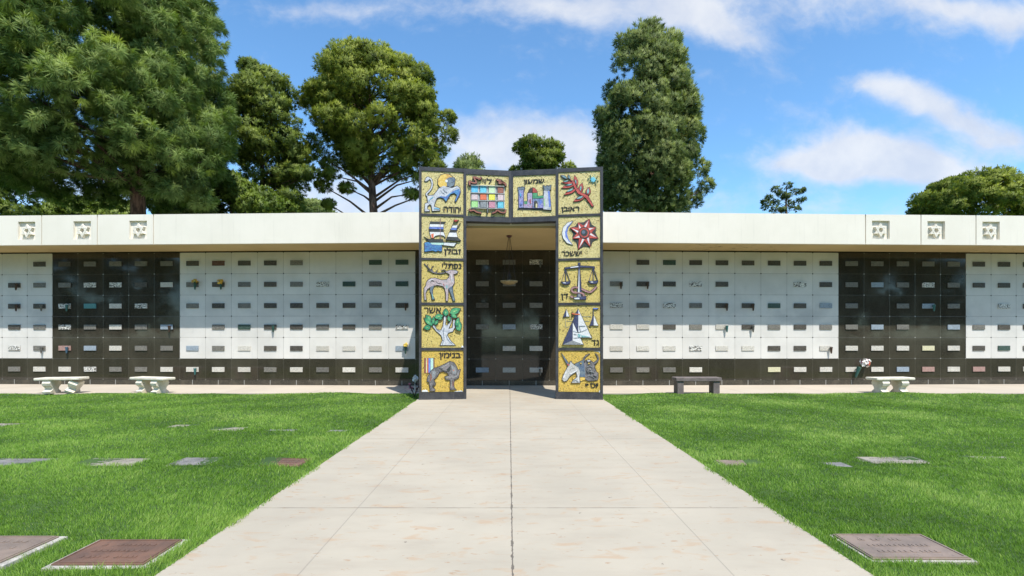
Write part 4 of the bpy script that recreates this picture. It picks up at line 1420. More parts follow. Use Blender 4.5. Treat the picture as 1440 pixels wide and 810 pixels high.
def d_ship(P):
    for k, s in (('coal', "165,122 442,130 410,172 155,166"), ('white', "155,168 410,173 404,225 146,222"), ('royal', "146,223 404,228 404,264 140,255"),
                 ('coal', "140,258 404,266 406,312 146,305"), ('white', "148,310 408,314 438,412 402,382 335,368 255,388 218,430 182,425"), ('orange', "175,355 230,335 226,432 186,425")):
        P.poly(k, s, 0.005)
    P.stroke('snake', 14, "345,75 345,440", 0.003)
    P.poly('coal', "55,400 132,445 392,448 408,500 150,512 118,462", 0.006)
    P.poly('mint', "162,508 412,508 402,552 330,556 180,545", 0.006)
    P.poly('chalk', "412,508 636,515 594,578 402,556", 0.010)
    P.poly('blue', "62,512 110,500 150,505 205,545 290,548 376,556 376,660 345,672 310,656 262,676 200,655 140,668 62,680", 0.009)
    for y in (560, 590, 622):
        P.stroke('navy', 9, f"70,{y} 120,{y - 12} 170,{y + 8} 220,{y - 8} 270,{y + 8} 320,{y - 4} 365,{y + 6}", 0)
    P.stroke('ink', 14, "604,100 545,250 468,415", 0)
    for k, s in (('white', "568,202 662,192 648,245 550,240"), ('royal', "548,242 648,247 640,283 530,276"), ('coal', "528,278 642,285 640,324 512,320"),
                 ('white', "508,325 642,326 662,412 474,406"), ('coal', "468,408 664,416 718,468 690,482 448,462")):
        P.poly(k, s, 0.005)
    P.stroke('ink', 12, "718,150 680,195 645,270", 0)
    P.poly('red', "592,94 682,100 632,136 596,122", 0.004)
    P.stroke('ink', 10, "440,420 420,500", 0)


def d_sun(P):
    P.poly('white', "278,120 180,150 100,240 78,345 100,435 170,520 272,548 200,480 150,400 142,320 175,225", 0.008)
    P.poly('royal', "278,122 180,215 132,320 140,405 205,492 272,546 195,440 172,340 192,235", 0)
    cx, cy = 480, 330
    tips = [(575, 72), (692, 226), (734, 426), (588, 582), (372, 634), (270, 437), (226, 240), (368, 143)]
    ring = []
    for i, t in enumerate(tips):
        n = tips[(i + 1) % 8]
        m = Vector(((t[0] + n[0]) / 2, (t[1] + n[1]) / 2))
        m = Vector((cx, cy)) + (m - Vector((cx, cy))) * 0.86
        ring += [t, tuple(m)]
    P.poly('coal', ring, 0.004, 0.010)
    for t in tips:
        d = Vector(t) - Vector((cx, cy))
        L = d.length
        d.normalize()
        q = Vector((-d.y, d.x))
        c = Vector((cx, cy))
        b0 = c + d * 100 + q * 66
        b1 = c + d * 100 - q * 66
        P.poly('red', [tuple(b0), tuple(c + d * (L + 4)), tuple(b1)], 0, 0.012)
        P.poly('coal', [tuple(c + d * 100 + q * 2), tuple(c + d * (L - 30) + q * 3), tuple(c + d * 108 + q * 46)], 0, 0.010)
        P.poly('white', [tuple(c + d * 100 - q * 2), tuple(c + d * (L - 30) - q * 3), tuple(c + d * 108 - q * 46)], 0, 0.010)
    P.circ('coal', cx, cy, 106, 0, 20, 0.008)
    P.circ('red', cx, cy, 92, 0, 20, 0.008)
    P.circ('coal', cx, cy, 66, 0, 20, 0.008)
    P.circ('slate', cx - 10, cy - 10, 34, 0, 14, 0.008)


def d_deer(P):
    P.stroke('iron', 24, "450,238 380,262 310,262 240,250 190,212 130,160 62,90", 0.006, 0.5)
    P.stroke('iron', 18, "210,225 195,180 205,145 230,128", 0.005, 0.5)
    P.stroke('iron', 16, "140,165 118,130 128,92", 0.005, 0.5)
    P.stroke('iron', 18, "230,250 170,220 118,200", 0.005, 0.5)
    P.stroke('iron', 16, "262,255 285,225 300,200", 0.005, 0.5)
    P.stroke('iron', 16, "460,225 420,200 378,212", 0.005, 0.6)
    P.poly('slate', "170,500 245,480 212,570 214,670 248,742 200,752 190,660 165,590")
    P.poly('slate', "520,500 575,500 592,640 622,760 586,768 545,640 512,560")
    P.poly('flesh', "98,435 130,385 185,353 260,350 380,386 468,376 512,332 522,282 485,256 440,238 470,222 530,205 640,206 674,226 660,258 592,282 606,340 612,430 582,490 500,545 495,700 488,768 458,768 455,650 436,540 400,500 300,478 240,490 180,510 110,565 85,640 97,756 64,752 58,600 60,530 92,490", 0.012)
    P.stroke('teal', 22, "205,640 212,690 225,735", 0, hgt=0.024)
    P.stroke('teal', 26, "470,480 470,540", 0, hgt=0.024)
    P.stroke('red', 14, "410,450 425,500", 0, hgt=0.024)
    P.stroke('chalk', 16, "140,420 190,380 230,380", 0, hgt=0.024)
    P.stroke('iron', 10, "270,400 310,440 380,450", 0, hgt=0.024)
    P.stroke('chalk', 18, "545,280 560,360 570,430", 0, hgt=0.024)
    P.stroke('iron', 10, "170,440 200,400 250,410", 0, hgt=0.024)
    P.circ('ink', 545, 235, 9, 0, 8)


def d_olive(P):
    P.poly('silver', "352,752 395,660 372,575 278,492 212,402 238,380 290,468 365,478 402,400 424,205 468,198 446,368 482,390 528,312 545,225 566,228 560,322 505,448 578,428 592,280 622,280 622,420 580,500 505,520 478,562 540,668 628,750", 0.012)
    for s in ("415,560 420,640 390,745", "455,560 500,660 590,740", "425,420 410,500 415,560", "250,400 300,470 360,500"):
        P.stroke('slate', 16, s, 0)
    for s in ("440,560 450,640 480,735", "430,240 425,340 430,440"):
        P.stroke('white', 14, s, 0)
    for a in ((212, 395, 58, 248, 86), (190, 300, 88, 196, 84), (178, 415, 48, 440, 96), (218, 372, 232, 222, 62), (250, 378, 318, 280, 62), (245, 240, 412, 205, 100), (300, 265, 395, 255, 56),
              (455, 215, 452, 76, 106), (525, 165, 728, 76, 124), (545, 190, 668, 238, 74), (530, 315, 500, 206, 66), (640, 400, 695, 236, 80), (690, 300, 724, 480, 84), (636, 405, 722, 486, 62)):
        P.leaf('green', *a, 0.010)
        x0, y0, x1, y1, w = a
        k = 0.25
        P.leaf('lime', x0 + (x1 - x0) * k, y0 + (y1 - y0) * k, x1 - (x1 - x0) * 0.3, y1 - (y1 - y0) * 0.3, w * 0.22, 0)
    P.poly('chalk', "735,795 742,770 775,752 782,795", 0, 0.002)


def d_wolf(P):
    P.poly('chalk', "15,795 20,760 90,752 125,770 140,795", 0, 0.002)
    P.poly('chalk', "620,795 650,785 760,775 790,795", 0, 0.002)
    for k, x0, x1 in (('brown', 62, 92), ('cream', 92, 115), ('orange', 115, 138), ('royal', 138, 176), ('mint', 176, 232), ('brown', 232, 250)):
        P.poly(k, f"{x0},156 {x1},154 {x1},{440 if x1 < 180 else 400} {x0},436", 0.004, 0.008)
    P.poly('iron', "545,560 628,560 612,650 622,720 655,752 545,760 548,640", 0.010)
    P.poly('iron', "150,470 172,418 240,350 340,320 440,270 542,218 620,246 660,310 692,390 738,372 716,450 708,525 650,560 560,565 470,570 448,510 522,492 500,440 405,402 345,425 300,505 235,565 272,640 245,685 225,648 212,700 262,750 252,780 172,778 168,700 150,610 112,592 128,500", 0.012)
    P.poly('grey', "210,400 260,380 285,430 265,500 215,550 205,480", 0)
    P.poly('coal', "470,375 560,295 545,400 515,430", 0)
    P.poly('grey', "560,270 640,330 670,420 640,470 590,450", 0)
    P.stroke('brown', 22, "175,450 190,520 165,590", 0)
    P.stroke('bone', 14, "380,340 450,300 530,250", 0)
    P.stroke('bone', 14, "470,520 540,520 650,510 700,450", 0)
    P.stroke('brown', 16, "600,590 598,690", 0)
    P.stroke('coal', 12, "330,340 400,380 500,410", 0)
    P.stroke('bone', 10, "575,590 575,720", 0)
    P.circ('orange', 612, 388, 14, 0, 8)
    P.circ('cream', 488, 545, 9, 0, 8)


def d_scales(P):
    for s in ("150,178 80,412", "152,178 236,410", "152,180 156,420", "655,152 574,405", "657,152 742,398", "657,152 658,402"):
        P.stroke('navy', 13, s, 0)
    P.stroke('snake', 36, "245,668 262,690 300,698", 0.006)
    P.stroke('snake', 36, "440,540 520,582 600,602 660,560 715,500", 0.006)
    P.poly('navy', "370,650 372,480 390,150 416,150 442,540 442,650", 0.006)
    P.stroke('snake', 36, "385,520 300,520 262,565 310,610 400,612 478,635 480,680", 0.006)
    P.poly('white', "393,190 406,188 410,610 378,610", 0)
    P.poly('navy', "132,156 390,114 414,114 682,134 682,158 412,152 150,182", 0.006)
    P.poly('white', "235,142 390,120 390,146 240,162", 0)
    P.circ('navy', 402, 84, 22)
    P.poly('navy', "300,702 360,684 372,640 430,640 450,684 530,672 524,738 310,738", 0.006)
    P.poly('chalk', "308,704 408,702 412,736 312,736", 0)
    P.poly('grey', "378,640 425,638 440,690 380,690", 0)
    P.poly('navy', "70,416 244,408 222,455 152,468 94,452", 0.006)
    P.poly('white', "100,424 158,422 158,446 112,442", 0)
    P.poly('navy', "566,402 746,394 722,440 660,452 590,442", 0.006)
    P.poly('white', "598,410 656,406 656,432 610,428", 0)


def d_tents(P):
    for s in ("152,230 155,410 240,402", "170,310 590,310", "430,392 590,395", "450,225 620,225"):
        P.stroke('slate', 9, s, 0, hgt=0.004)
    P.poly('navy', "165,78 160,226 104,242", 0.006)
    P.poly('white', "168,84 226,222 164,226", 0.005)
    P.stroke('navy', 14, "656,66 656,210", 0)
    P.poly('royal', "656,64 752,68 722,92 656,88", 0.004)
    P.poly('navy', "656,190 656,382 588,396", 0.006)
    P.poly('white', "664,196 748,390 660,386", 0.006)
    P.poly('white', "384,84 628,612 430,614 382,545", 0.012)
    P.poly('navy', "380,72 388,520 285,305", 0.010)
    P.poly('white', "285,325 478,738 280,668", 0.010)
    P.poly('navy', "278,312 286,664 96,740", 0.010)
    P.poly('grey', "98,742 272,662 478,742", 0.008)
    P.stroke('ink', 16, "273,134 273,238", 0)
    P.poly('orange', "270,152 330,168 422,170 412,194 340,192 270,180", 0.004)
    P.poly('teal', "372,540 430,545 425,605 372,600", 0)
    P.poly('teal', "440,560 600,596 440,605", 0)
    for s in ("290,492 400,510 548,455", "300,618 470,605", "400,400 430,500", "395,395 520,395", "300,545 360,552"):
        P.stroke('slate', 9, s, 0)


def d_bull(P):
    P.poly('chalk', "660,18 700,12 795,10 795,60 760,30", 0, 0.002)
    P.poly('chalk', "770,795 775,765 795,750 795,795", 0, 0.002)
    P.stroke('iron', 40, "490,215 505,150 545,105 600,70", 0.007, 0.25)
    P.stroke('iron', 48, "672,255 735,210 755,140 712,66", 0.007, 0.25)
    P.poly('iron', "490,265 530,200 590,180 650,220 690,275 695,335 720,400 756,435 758,505 742,560 660,580 580,585 528,560 500,470 490,380", 0.012)
    P.poly('slate', "325,268 430,215 490,190 500,260 525,400 522,508 425,512 390,400", 0.010)
    P.poly('amber', "280,515 520,510 520,560 440,590 290,560", 0.004, 0.012)
    P.poly('bone', "182,352 232,265 240,225 262,215 272,245 332,292 395,330 428,420 415,520 425,622 265,626 300,575 372,510 352,415 330,430 240,492 180,585 128,605 94,562 110,500 150,420", 0.012)
    P.poly('slate', "80,58 242,288 204,312 150,215", 0.008)
    P.poly('red', "182,245 238,285 204,308", 0)
    P.stroke('iron', 10, "240,380 290,345 330,350", 0)
    P.stroke('white', 24, "170,400 130,500 118,560", 0)
    P.stroke('white', 22, "240,460 320,420 370,380", 0)
    P.stroke('white', 20, "375,430 395,500 395,600", 0)
    P.stroke('slate', 16, "300,600 350,570 380,610", 0)
    P.circ('ink', 118, 545, 9, 0, 8)
    for s in ("530,330 600,300 660,330", "560,430 620,400 690,430", "545,500 610,480 690,520", "600,350 640,420 620,500"):
        P.stroke('grey', 14, s, 0)
    for s in ("580,400 650,440", "660,480 735,500", "540,380 580,440"):
        P.stroke('coal', 14, s, 0)
    P.circ('amber', 588, 250, 18, 0.004, 10)
    P.circ('amber', 440, 252, 15, 0.004, 10)
    P.poly('silver', "545,190 600,180 625,205 570,222", 0.003)


u = UF
lion_b = (8, 770, 15, 62, 772, 795)
panel(-1, u[0], u[1], *ROWS[0], 'gold_pale', lion_b, 'lion_relief', 'יהודה', (405, 720, 665, 752), d_lion, 'pale gold panel with a silver and blue lion')
panel(-1, u[2], u[3], *TOPROW, 'gold_pale', (12, 768, 35, 55, 752, 768), 'breastplate_relief', 'לוי', (300, 465, 98, 190), d_ephod, 'panel with a breastplate of twelve coloured squares')
panel(1, u[2], u[3], *TOPROW, 'gold_pale', (15, 772, 55, 28, 775, 750), 'castle_relief', 'שמעון', (206, 570, 108, 212), d_castle, 'panel with a blue and red walled town')
panel(1, u[0], u[1], *ROWS[0], 'gold_pale', (12, 748, 80, 20, 800, 762), 'branch_relief', 'ראובן', (65, 378, 652, 765), d_branch, 'panel with a red leafy branch and small blue star')
panel(-1, u[0], u[1], *ROWS[1], 'gold_pale', (8, 770, 12, 40, 785, 792), 'ship_relief', 'זבולן', (418, 722, 605, 740), d_ship, 'panel with sailing ships on blue water')
panel(1, u[0], u[1], *ROWS[1], 'gold_pale', (15, 770, 50, 12, 798, 770), 'sun_and_moon_relief', 'יששכר', (75, 436, 655, 748), d_sun, 'panel with a crescent moon and a red pointed star')
panel(-1, u[0], u[1], *ROWS[2], 'gold_mid', (12, 780, 18, 30, 798, 795), 'deer_relief', 'נפתלי', (388, 736, 60, 166), d_deer, 'panel with a standing antlered deer')
panel(1, u[0], u[1], *ROWS[2], 'gold_mid', (22, 785, 28, 14, 800, 785), 'scales_relief', 'דן', (72, 198, 632, 748), d_scales, 'panel with navy scales and a snake')
panel(-1, u[0], u[1], *ROWS[3], 'gold_mid', (12, 782, 15, 15, 798, 795), 'olive_tree_relief', 'אשר', (58, 366, 58, 156), d_olive, 'panel with a silver tree and green leaves')
panel(1, u[0], u[1], *ROWS[3], 'gold_mid', (22, 785, 18, 14, 798, 792), 'tents_relief', 'גד', (630, 758, 652, 748), d_tents, 'panel with blue and white tents')
panel(-1, u[0], u[1], *ROWS[4], 'gold_deep', (12, 798, 14, 14, 798, 796), 'wolf_relief', 'בנימין', (345, 742, 56, 184), d_wolf, 'deep gold panel with a stooping grey wolf and striped flag')
panel(1, u[0], u[1], *ROWS[4], 'gold_deep', (25, 798, 15, 8, 798, 790), 'bull_and_unicorn_relief', 'יוסף', (524, 758, 622, 745), d_bull, 'deep gold panel with heads of a unicorn and a bull')

# ------------------------------------------------------------------ hanging lamp under the canopy
LY = 13.93
lz = SOF - 0.006
lamp = thing('hanging_lamp', 'round bronze bowl lamp hung on rods from the tan canopy behind the gate', 'lamp', (0.0, LY, 0.0))
mb = MB()
mb.lathe([(0.05, -0.05), (0.075, -0.02), (0.075, 0.0)], 14, (0, 0, lz))
mb.build('ceiling_cap', M['lamp_red'], lamp)
for a in (0, 1, 2):
    t = math.radians(90 + 120 * a)
    mb = MB()
    mb.tube([(0.02 * math.cos(t), 0.02 * math.sin(t), lz - 0.04), (0.20 * math.cos(t), 0.20 * math.sin(t), 3.06)], 0.007, 6)
    mb.build('rod', M['iron'], lamp)
mb = MB()
mb.lathe([(0.05, -0.075), (0.14, -0.055), (0.225, -0.01), (0.245, 0.025), (0.235, 0.03), (0.19, 0.0), (0.05, -0.03)], 28, (0, 0, 3.03))
mb.build('bowl', M['brass'], lamp, smooth=True)
mb = MB()
mb.lathe([(0.03, 0.0), (0.075, 0.02), (0.08, 0.06), (0.045, 0.10), (0.055, 0.14), (0.06, 0.20), (0.03, 0.27), (0.012, 0.32), (0.004, 0.36)], 14, (0, 0, 3.0))
mb.build('flame_urn', M['iron'], lamp, smooth=True)
mb = MB()
mb.tube([(0, 0, lz - 0.03), (0, 0, 3.34)], 0.006, 6)
mb.build('chain', M['iron'], lamp)


# ------------------------------------------------------------------ benches
def scroll_leg(tw):
    """cast stone leg: an S profile in depth, a slab in width"""
    prof = [(-0.17, 0.0), (0.17, 0.0), (0.18, 0.05), (0.13, 0.08), (0.10, 0.12), (0.12, 0.17), (0.17, 0.22), (0.19, 0.28), (0.17, 0.33), (0.17, 0.36),
            (-0.17, 0.36), (-0.17, 0.33), (-0.20, 0.28), (-0.18, 0.22), (-0.11, 0.17), (-0.09, 0.12), (-0.13, 0.08), (-0.19, 0.05)]
    mb = MB()
    n = len(prof)
    mb.prism(prof, -tw, tw, axis='x', inset=0.0)
    return mb


def white_bench(px, py, label, tilt=False, rot=0.0, w=1.16, spread=0.30):
    x, y = G(px, py, 0.0)
    t = thing('stone_bench', label, 'bench', (x, y + 0.15, -0.004), rot, 'benches along the walkway')
    mb = MB()
    mb.box(-w / 2, w / 2, -0.20, 0.20, 0.362, 0.432, bev=0.018)
    s = mb.build('seat', M['bench_white'], t)
    for sx in (-1, 1):
        o = scroll_leg(0.105).build('leg', M['bench_white'], t, (sx * spread, 0, 0))
        if tilt and sx > 0:
            o.rotation_euler = (0.10, 0.42, 0.25)
            o.location = (sx * spread - 0.02, 0.02, 0.035)
            o.scale = (1, 1, 0.94)
    if tilt:
        s.rotation_euler = (0, -0.012, 0)
    return t


white_bench(80.5, 553.4, 'white stone bench with a tilted broken right leg, nearest the left edge of the photo', True, 0.05, 1.17, 0.27)
white_bench(209, 553.0, 'intact white stone bench in front of the left black granite panel', False, -0.30, 1.2, 0.27)
white_bench(1257.5, 553.2, 'white stone bench with scroll legs below the flower bouquet on the right', False, 0.12, 1.15, 0.29)
x, y = G(982.5, 554.6)
t = thing('stone_bench', 'dark brown plain block bench on the right, nearest to the mosaic gate', 'bench', (x, y + 0.16, -0.004), 0.0, 'benches along the walkway')
mb = MB()
mb.box(-0.61, 0.61, -0.19, 0.19, 0.352, 0.452, bev=0.012)
mb.build('seat', M['bench_dark'], t)
for sx in (-1, 1):
    mb = MB()
    mb.box(sx * 0.48 - 0.085, sx * 0.48 + 0.085, -0.16, 0.16, 0.0, 0.350, bev=0.008)
    mb.build('leg', M['bench_dark'], t)

# small flowering plant at the foot of the left pillar
pl = thing('flowering_plant', 'dark purple plant with pink and white blossoms at the left gate pillar foot', 'plant', (-2.45, 13.25, 0.0))
rs = random.Random(8)
mb = MB()
for k in range(46):
    a = rs.uniform(0, 6.28)
    r = rs.uniform(0.05, 0.22)
    p = Vector((math.cos(a) * r, math.sin(a) * r, rs.uniform(0.04, 0.36)))
    d = Vector((math.cos(a + rs.uniform(-.8, .8)), math.sin(a + rs.uniform(-.8, .8)), rs.uniform(-0.2, 0.8))).normalized()
    s = d.cross(Vector((0, 0, 1))).normalized() * 0.028
    L = rs.uniform(0.07, 0.13)
    mb.add([p, p + d * L * 0.5 + s, p + d * L, p + d * L * 0.5 - s], [(0, 1, 2, 3)])
for k in range(9):
    a = rs.uniform(0, 6.28)
    mb.tube([(0, 0, -0.02), (math.cos(a) * 0.08, math.sin(a) * 0.08, 0.18), (math.cos(a) * 0.17, math.sin(a) * 0.17, 0.33)], 0.006, 5)
mb.build('foliage', M['leaf_purple'], pl)
mb = MB()
petals(mb, (-0.14, -0.05, 0.24), 0.15, 7, [0], rs, 0.035)
mb.build('pink_blossoms', M['fl_pink'], pl)
mb = MB()
petals(mb, (0.02, 0.0, 0.44), 0.075, 16, [0], rs, 0.05)
mb.tube([(0, 0, 0.1), (0.02, 0, 0.42)], 0.008, 5)
mb.build('white_blossom', M['fl_white'], pl)


# ------------------------------------------------------------------ trees
def unit(n, rng):
    v = rng.normal(size=(n, 3))
    return v / np.linalg.norm(v, axis=1)[:, None]


def foliage(C, cr, out, tufts, needles, nl, nw, droop, flat, spread, tone0, rng):
    """leaf or needle blades in tufts on the surface of every clump"""
    n_cl = len(C)
    ci = np.repeat(np.arange(n_cl), tufts)
    n = len(ci)
    d = unit(n, rng)
    d[:, 2] = d[:, 2] * 0.8 + 0.18
    d += out[ci] * 0.35
    d /= np.linalg.norm(d, axis=1)[:, None]
    p = C[ci] + d * (cr[ci] * np.sqrt(rng.uniform(0.35, 1.1, n)))[:, None] * np.array([1, 1, flat])
    ctone = rng.normal(0, 0.10, n_cl)
    tt = tone0 + ctone[ci] + rng.normal(0, 0.15, n)
    ti = np.repeat(np.arange(n), needles)
    k = len(ti)
    nd = d[ti] * (1 - spread * 0.5) + unit(k, rng) * spread
    nd[:, 2] -= droop
    nd /= np.linalg.norm(nd, axis=1)[:, None]
    ln = nl * rng.uniform(0.6, 1.2, k)
    sd = np.cross(nd, d[ti] + 0.5 * unit(k, rng))
    sd /= np.maximum(np.linalg.norm(sd, axis=1), 1e-4)[:, None]
    sd *= (nw * rng.uniform(0.7, 1.3, k) / 2)[:, None]
    b0 = p[ti] + unit(k, rng) * nl * 0.12
    tip = b0 + nd * ln[:, None]
    mid = b0 + nd * (ln * 0.55)[:, None]
    tip[:, 2] -= droop * ln * 0.35
    V = np.stack([b0, mid + sd, tip, mid - sd], 1)
    gn = np.cross(V[:, 1] - V[:, 0], V[:, 3] - V[:, 0])
    nn = d[ti] * 1.0 + nd * 0.30 + unit(k, rng) * 0.32 + np.array([0, 0, 0.12])
    nn /= np.linalg.norm(nn, axis=1)[:, None]
    fl = (gn * nn).sum(1) < 0
    V[fl] = V[fl][:, [0, 3, 2, 1]]
    V = V.reshape(-1, 3)
    oo = (np.arange(k) * 4)[:, None]
    T = np.concatenate([oo + np.array([[0, 1, 2]]), oo + np.array([[0, 2, 3]])])
    tone = np.clip(np.repeat(tt[ti] + rng.normal(0, 0.06, k), 4), 0, 1)
    return V, T, tone, np.repeat(nn, 4, axis=0)


def make_tree(name, label, Y, prof, trunk, leafmat, seed, n_cl, cl_r, tufts, needles, nl, nw, droop=0.0, flat=0.75, spread=0.7, group=None,
              limbs=0.35, trunk_r=0.35, lean=0.0, inner=0.35, depth=1.0, extra=None, tone0=0.5):
    rng = np.random.default_rng(seed)
    py = np.array([p[0] for p in prof], float)
    xl = np.array([(p[1] - VX) / F * Y for p in prof])
    xr = np.array([(p[2] - VX) / F * Y for p in prof])
    zz = EYE - (py - HY) / F * Y
    o = np.argsort(zz)
    zz, xl, xr = zz[o], xl[o], xr[o]
    tx = (trunk[0] - VX) / F * Y
    root = thing(name, label, 'tree', (tx, Y, 0), 0, group)
    # clump centres inside the traced crown
    zs_ = np.linspace(zz[0], zz[-1], 200)
    wv = np.interp(zs_, zz, xr - xl)
    cdf = np.cumsum(wv ** 1.35)
    cdf /= cdf[-1]
    z = np.interp(rng.random(n_cl), cdf, zs_)
    L = np.interp(z, zz, xl)
    R = np.interp(z, zz, xr)
    r = (R - L) / 2
    cx = (R + L) / 2
    cr = cl_r * rng.uniform(0.65, 1.3, n_cl)
    cr = np.minimum(cr, np.maximum(r * 0.8, cl_r * 0.4))
    fi = rng.random(n_cl) * 2 * np.pi
    q = np.sqrt(rng.uniform(inner, 1.0, n_cl))
    rad = np.maximum(r * q - cr * 0.75, 0.02)
    C = np.stack([cx + np.cos(fi) * rad, np.sin(fi) * rad * depth, z], 1)
    if extra:
        E = np.array([((p[0] - VX) / F * Y, p[2], EYE - (p[1] - HY) / F * Y) for p in extra])
        C = np.concatenate([C, E])
        cr = np.concatenate([cr, np.array([p[3] for p in extra])])
        cx = np.concatenate([cx, np.full(len(extra), tx)])
    n_cl = len(C)
    C[:, 2] = np.minimum(C[:, 2], zz[-1] - cr * flat * rng.uniform(0.75, 1.15, n_cl))
    out = C - np.stack([cx, np.zeros(n_cl), C[:, 2]], 1)
    out /= np.maximum(np.linalg.norm(out, axis=1), 0.3)[:, None]
    V, T, tone, Nn = foliage(C, cr, out, tufts, needles, nl, nw, droop, flat, spread, tone0, rng)
    V[:, 0] -= tx
    np_mesh('crown', V, T, M[leafmat], tone, root, normals=Nn)
    # trunk and limbs
    mb = MB()
    ztop = zz[-1] - (zz[-1] - zz[0]) * 0.12
    topx = np.interp(ztop, zz, (xl + xr) / 2) - tx
    N_ = 9
    path = []
    for i in range(N_):
        t = i / (N_ - 1)
        path.append(Vector((topx * t ** 1.6 + lean * math.sin(t * 3.1) + 0.10 * math.sin(i * 1.7 + seed), 0.10 * math.sin(i * 2.3 + seed), ztop * t)))
    rr = [trunk_r * (1.25 if i == 0 else 1) * (1 - 0.88 * i / (N_ - 1)) for i in range(N_)]
    mb.tube(path, rr, 10)
    rp = random.Random(seed)
    for i in range(n_cl):
        if i < n_cl - (len(extra) if extra else 0) and rp.random() > limbs:
            continue
        c = Vector(C[i]) - Vector((tx, 0, 0))
        h = math.hypot(c.x, c.y)
        za = min(max(c.z - h * rp.uniform(0.35, 0.75), trunk[1] if len(trunk) > 1 else zz[0] * 0.8), ztop * 0.97)
        t = za / ztop
        f = t * (N_ - 1)
        i0 = min(int(f), N_ - 2)
        s = path[i0].lerp(path[i0 + 1], f - i0)
        m1 = s.lerp(c, 0.45) + Vector((rp.uniform(-.3, .3), rp.uniform(-.3, .3), rp.uniform(-0.05, 0.35)))
        r0 = trunk_r * (1 - 0.88 * t) * 0.38
        mb.tube([s, m1, c], [r0, r0 * 0.6, max(0.012, r0 * 0.22)], 5)
    mb.build('trunk', M['bark'], root, smooth=True)
    return root




# the huge drooping pine on the left
make_tree('pine_tree', 'huge drooping long needled pine filling the upper left, its trunk behind the roof', 24.0,
          [(-190, 90, 190), (-110, 40, 250), (-40, -10, 280), (20, -40, 296), (70, -70, 302), (120, -90, 306), (160, -95, 312), (200, -70, 312), (235, -40, 290), (258, 30, 230)],
          (203, 8.6), 'pine', 21, 400, 0.98, 34, 62, 0.34, 0.019, droop=0.30, flat=0.85, spread=0.85, limbs=0.08, trunk_r=0.45, inner=0.5, tone0=0.60,
          extra=[(250, 250, -1.5, 0.9), (285, 262, -1.0, 0.8), (268, 280, -1.2, 0.7), (300, 235, -0.8, 0.8), (240, 272, -0.8, 0.7), (150, 250, -3, 0.9), (120, 240, -2.5, 0.9), (175, 240, -3.2, 0.8),
                 (290, 284, -0.6, 0.6), (306, 205, -0.5, 0.8), (80, 238, -2.5, 0.9), (170, 225, -4, 0.9), (140, 222, -4, 0.9), (280, 240, -2, 0.8), (258, 225, -3, 0.9)])
# the one behind it, darker, with tiers of clumps
make_tree('pine_tree', 'dark green pine with open tiers between the drooping pine and the round crowned pine', 31.0,
          [(84, 345, 362), (104, 332, 392), (130, 320, 420), (165, 316, 440), (200, 322, 442), (235, 328, 430), (265, 330, 426), (298, 330, 432)],
          (372, 5.0), 'fir', 5, 76, 0.95, 80, 22, 0.22, 0.038, flat=0.6, spread=0.8, limbs=0.5, trunk_r=0.30, inner=0.3, tone0=0.60,
          extra=[(440, 248, -0.5, 0.65), (428, 252, -0.6, 0.6), (420, 225, 0.0, 0.6), (415, 212, -0.4, 0.6), (412, 280, -0.6, 0.7), (348, 92, 0, 0.5), (375, 104, 0, 0.5)])
# the round crowned pine
make_tree('round_crowned_pine', 'round crowned pine with spreading limbs and clear forked trunk left of the gate', 32.0,
          [(76, 468, 545), (87, 447, 586), (104, 432, 600), (120, 424, 612), (150, 426, 630), (175, 434, 636), (200, 447, 634), (222, 470, 622), (236, 490, 600)],
          (531, 5.5), 'stone', 9, 112, 1.02, 110, 20, 0.22, 0.036, flat=0.68, spread=0.85, limbs=0.75, trunk_r=0.46, inner=0.5, tone0=0.60, depth=0.75,
          extra=[(455, 262, 0.0, 0.5), (470, 250, -0.5, 0.5), (448, 200, 0, 0.8), (485, 262, 0.4, 0.45), (590, 252, 0.0, 0.6), (612, 240, -0.4, 0.7), (575, 270, 0.5, 0.5), (460, 285, 0.4, 0.4), (600, 268, 0.6, 0.5),
                 (628, 190, 0, 0.7), (442, 215, 0, 0.7), (462, 228, 0.4, 0.6), (498, 232, 0.5, 0.8), (545, 238, 0.6, 0.7), (568, 234, -0.6, 0.8), (515, 200, -2.5, 0.9), (550, 190, -2.8, 0.9), (480, 190, -2.5, 0.9), (628, 165, 0, 0.55), (600, 225, 0, 0.8), (500, 84, 0, 0.7), (525, 86, 0, 0.8), (540, 90, -0.5, 0.8), (478, 92, -0.5, 0.8), (560, 90, 0, 0.8), (590, 104, 0, 0.8)])
# tall conifer on the right
make_tree('tall_conifer', 'tall dense blue-green conifer standing right of the gate', 34.0,
          [(38, 902, 926), (54, 886, 942), (72, 870, 956), (98, 858, 964), (130, 852, 968), (165, 842, 980), (200, 836, 988), (235, 838, 982), (265, 842, 972), (298, 850, 952)],
          (912, 3.0), 'conifer', 71, 210, 0.85, 80, 18, 0.26, 0.036, droop=-0.25, flat=1.1, spread=0.75, tone0=0.58, limbs=0.2, trunk_r=0.36, inner=0.62,
          extra=[(985, 238, 0, 0.55), (992, 262, 0, 0.5), (978, 280, 0.3, 0.5), (962, 290, 0.2, 0.5), (848, 272, 0, 0.5), (860, 290, 0.2, 0.5), (914, 36, 0, 0.5), (880, 62, 0, 0.7), (945, 58, 0, 0.6), (978, 190, 0, 0.6), (850, 165, 0, 0.7)])
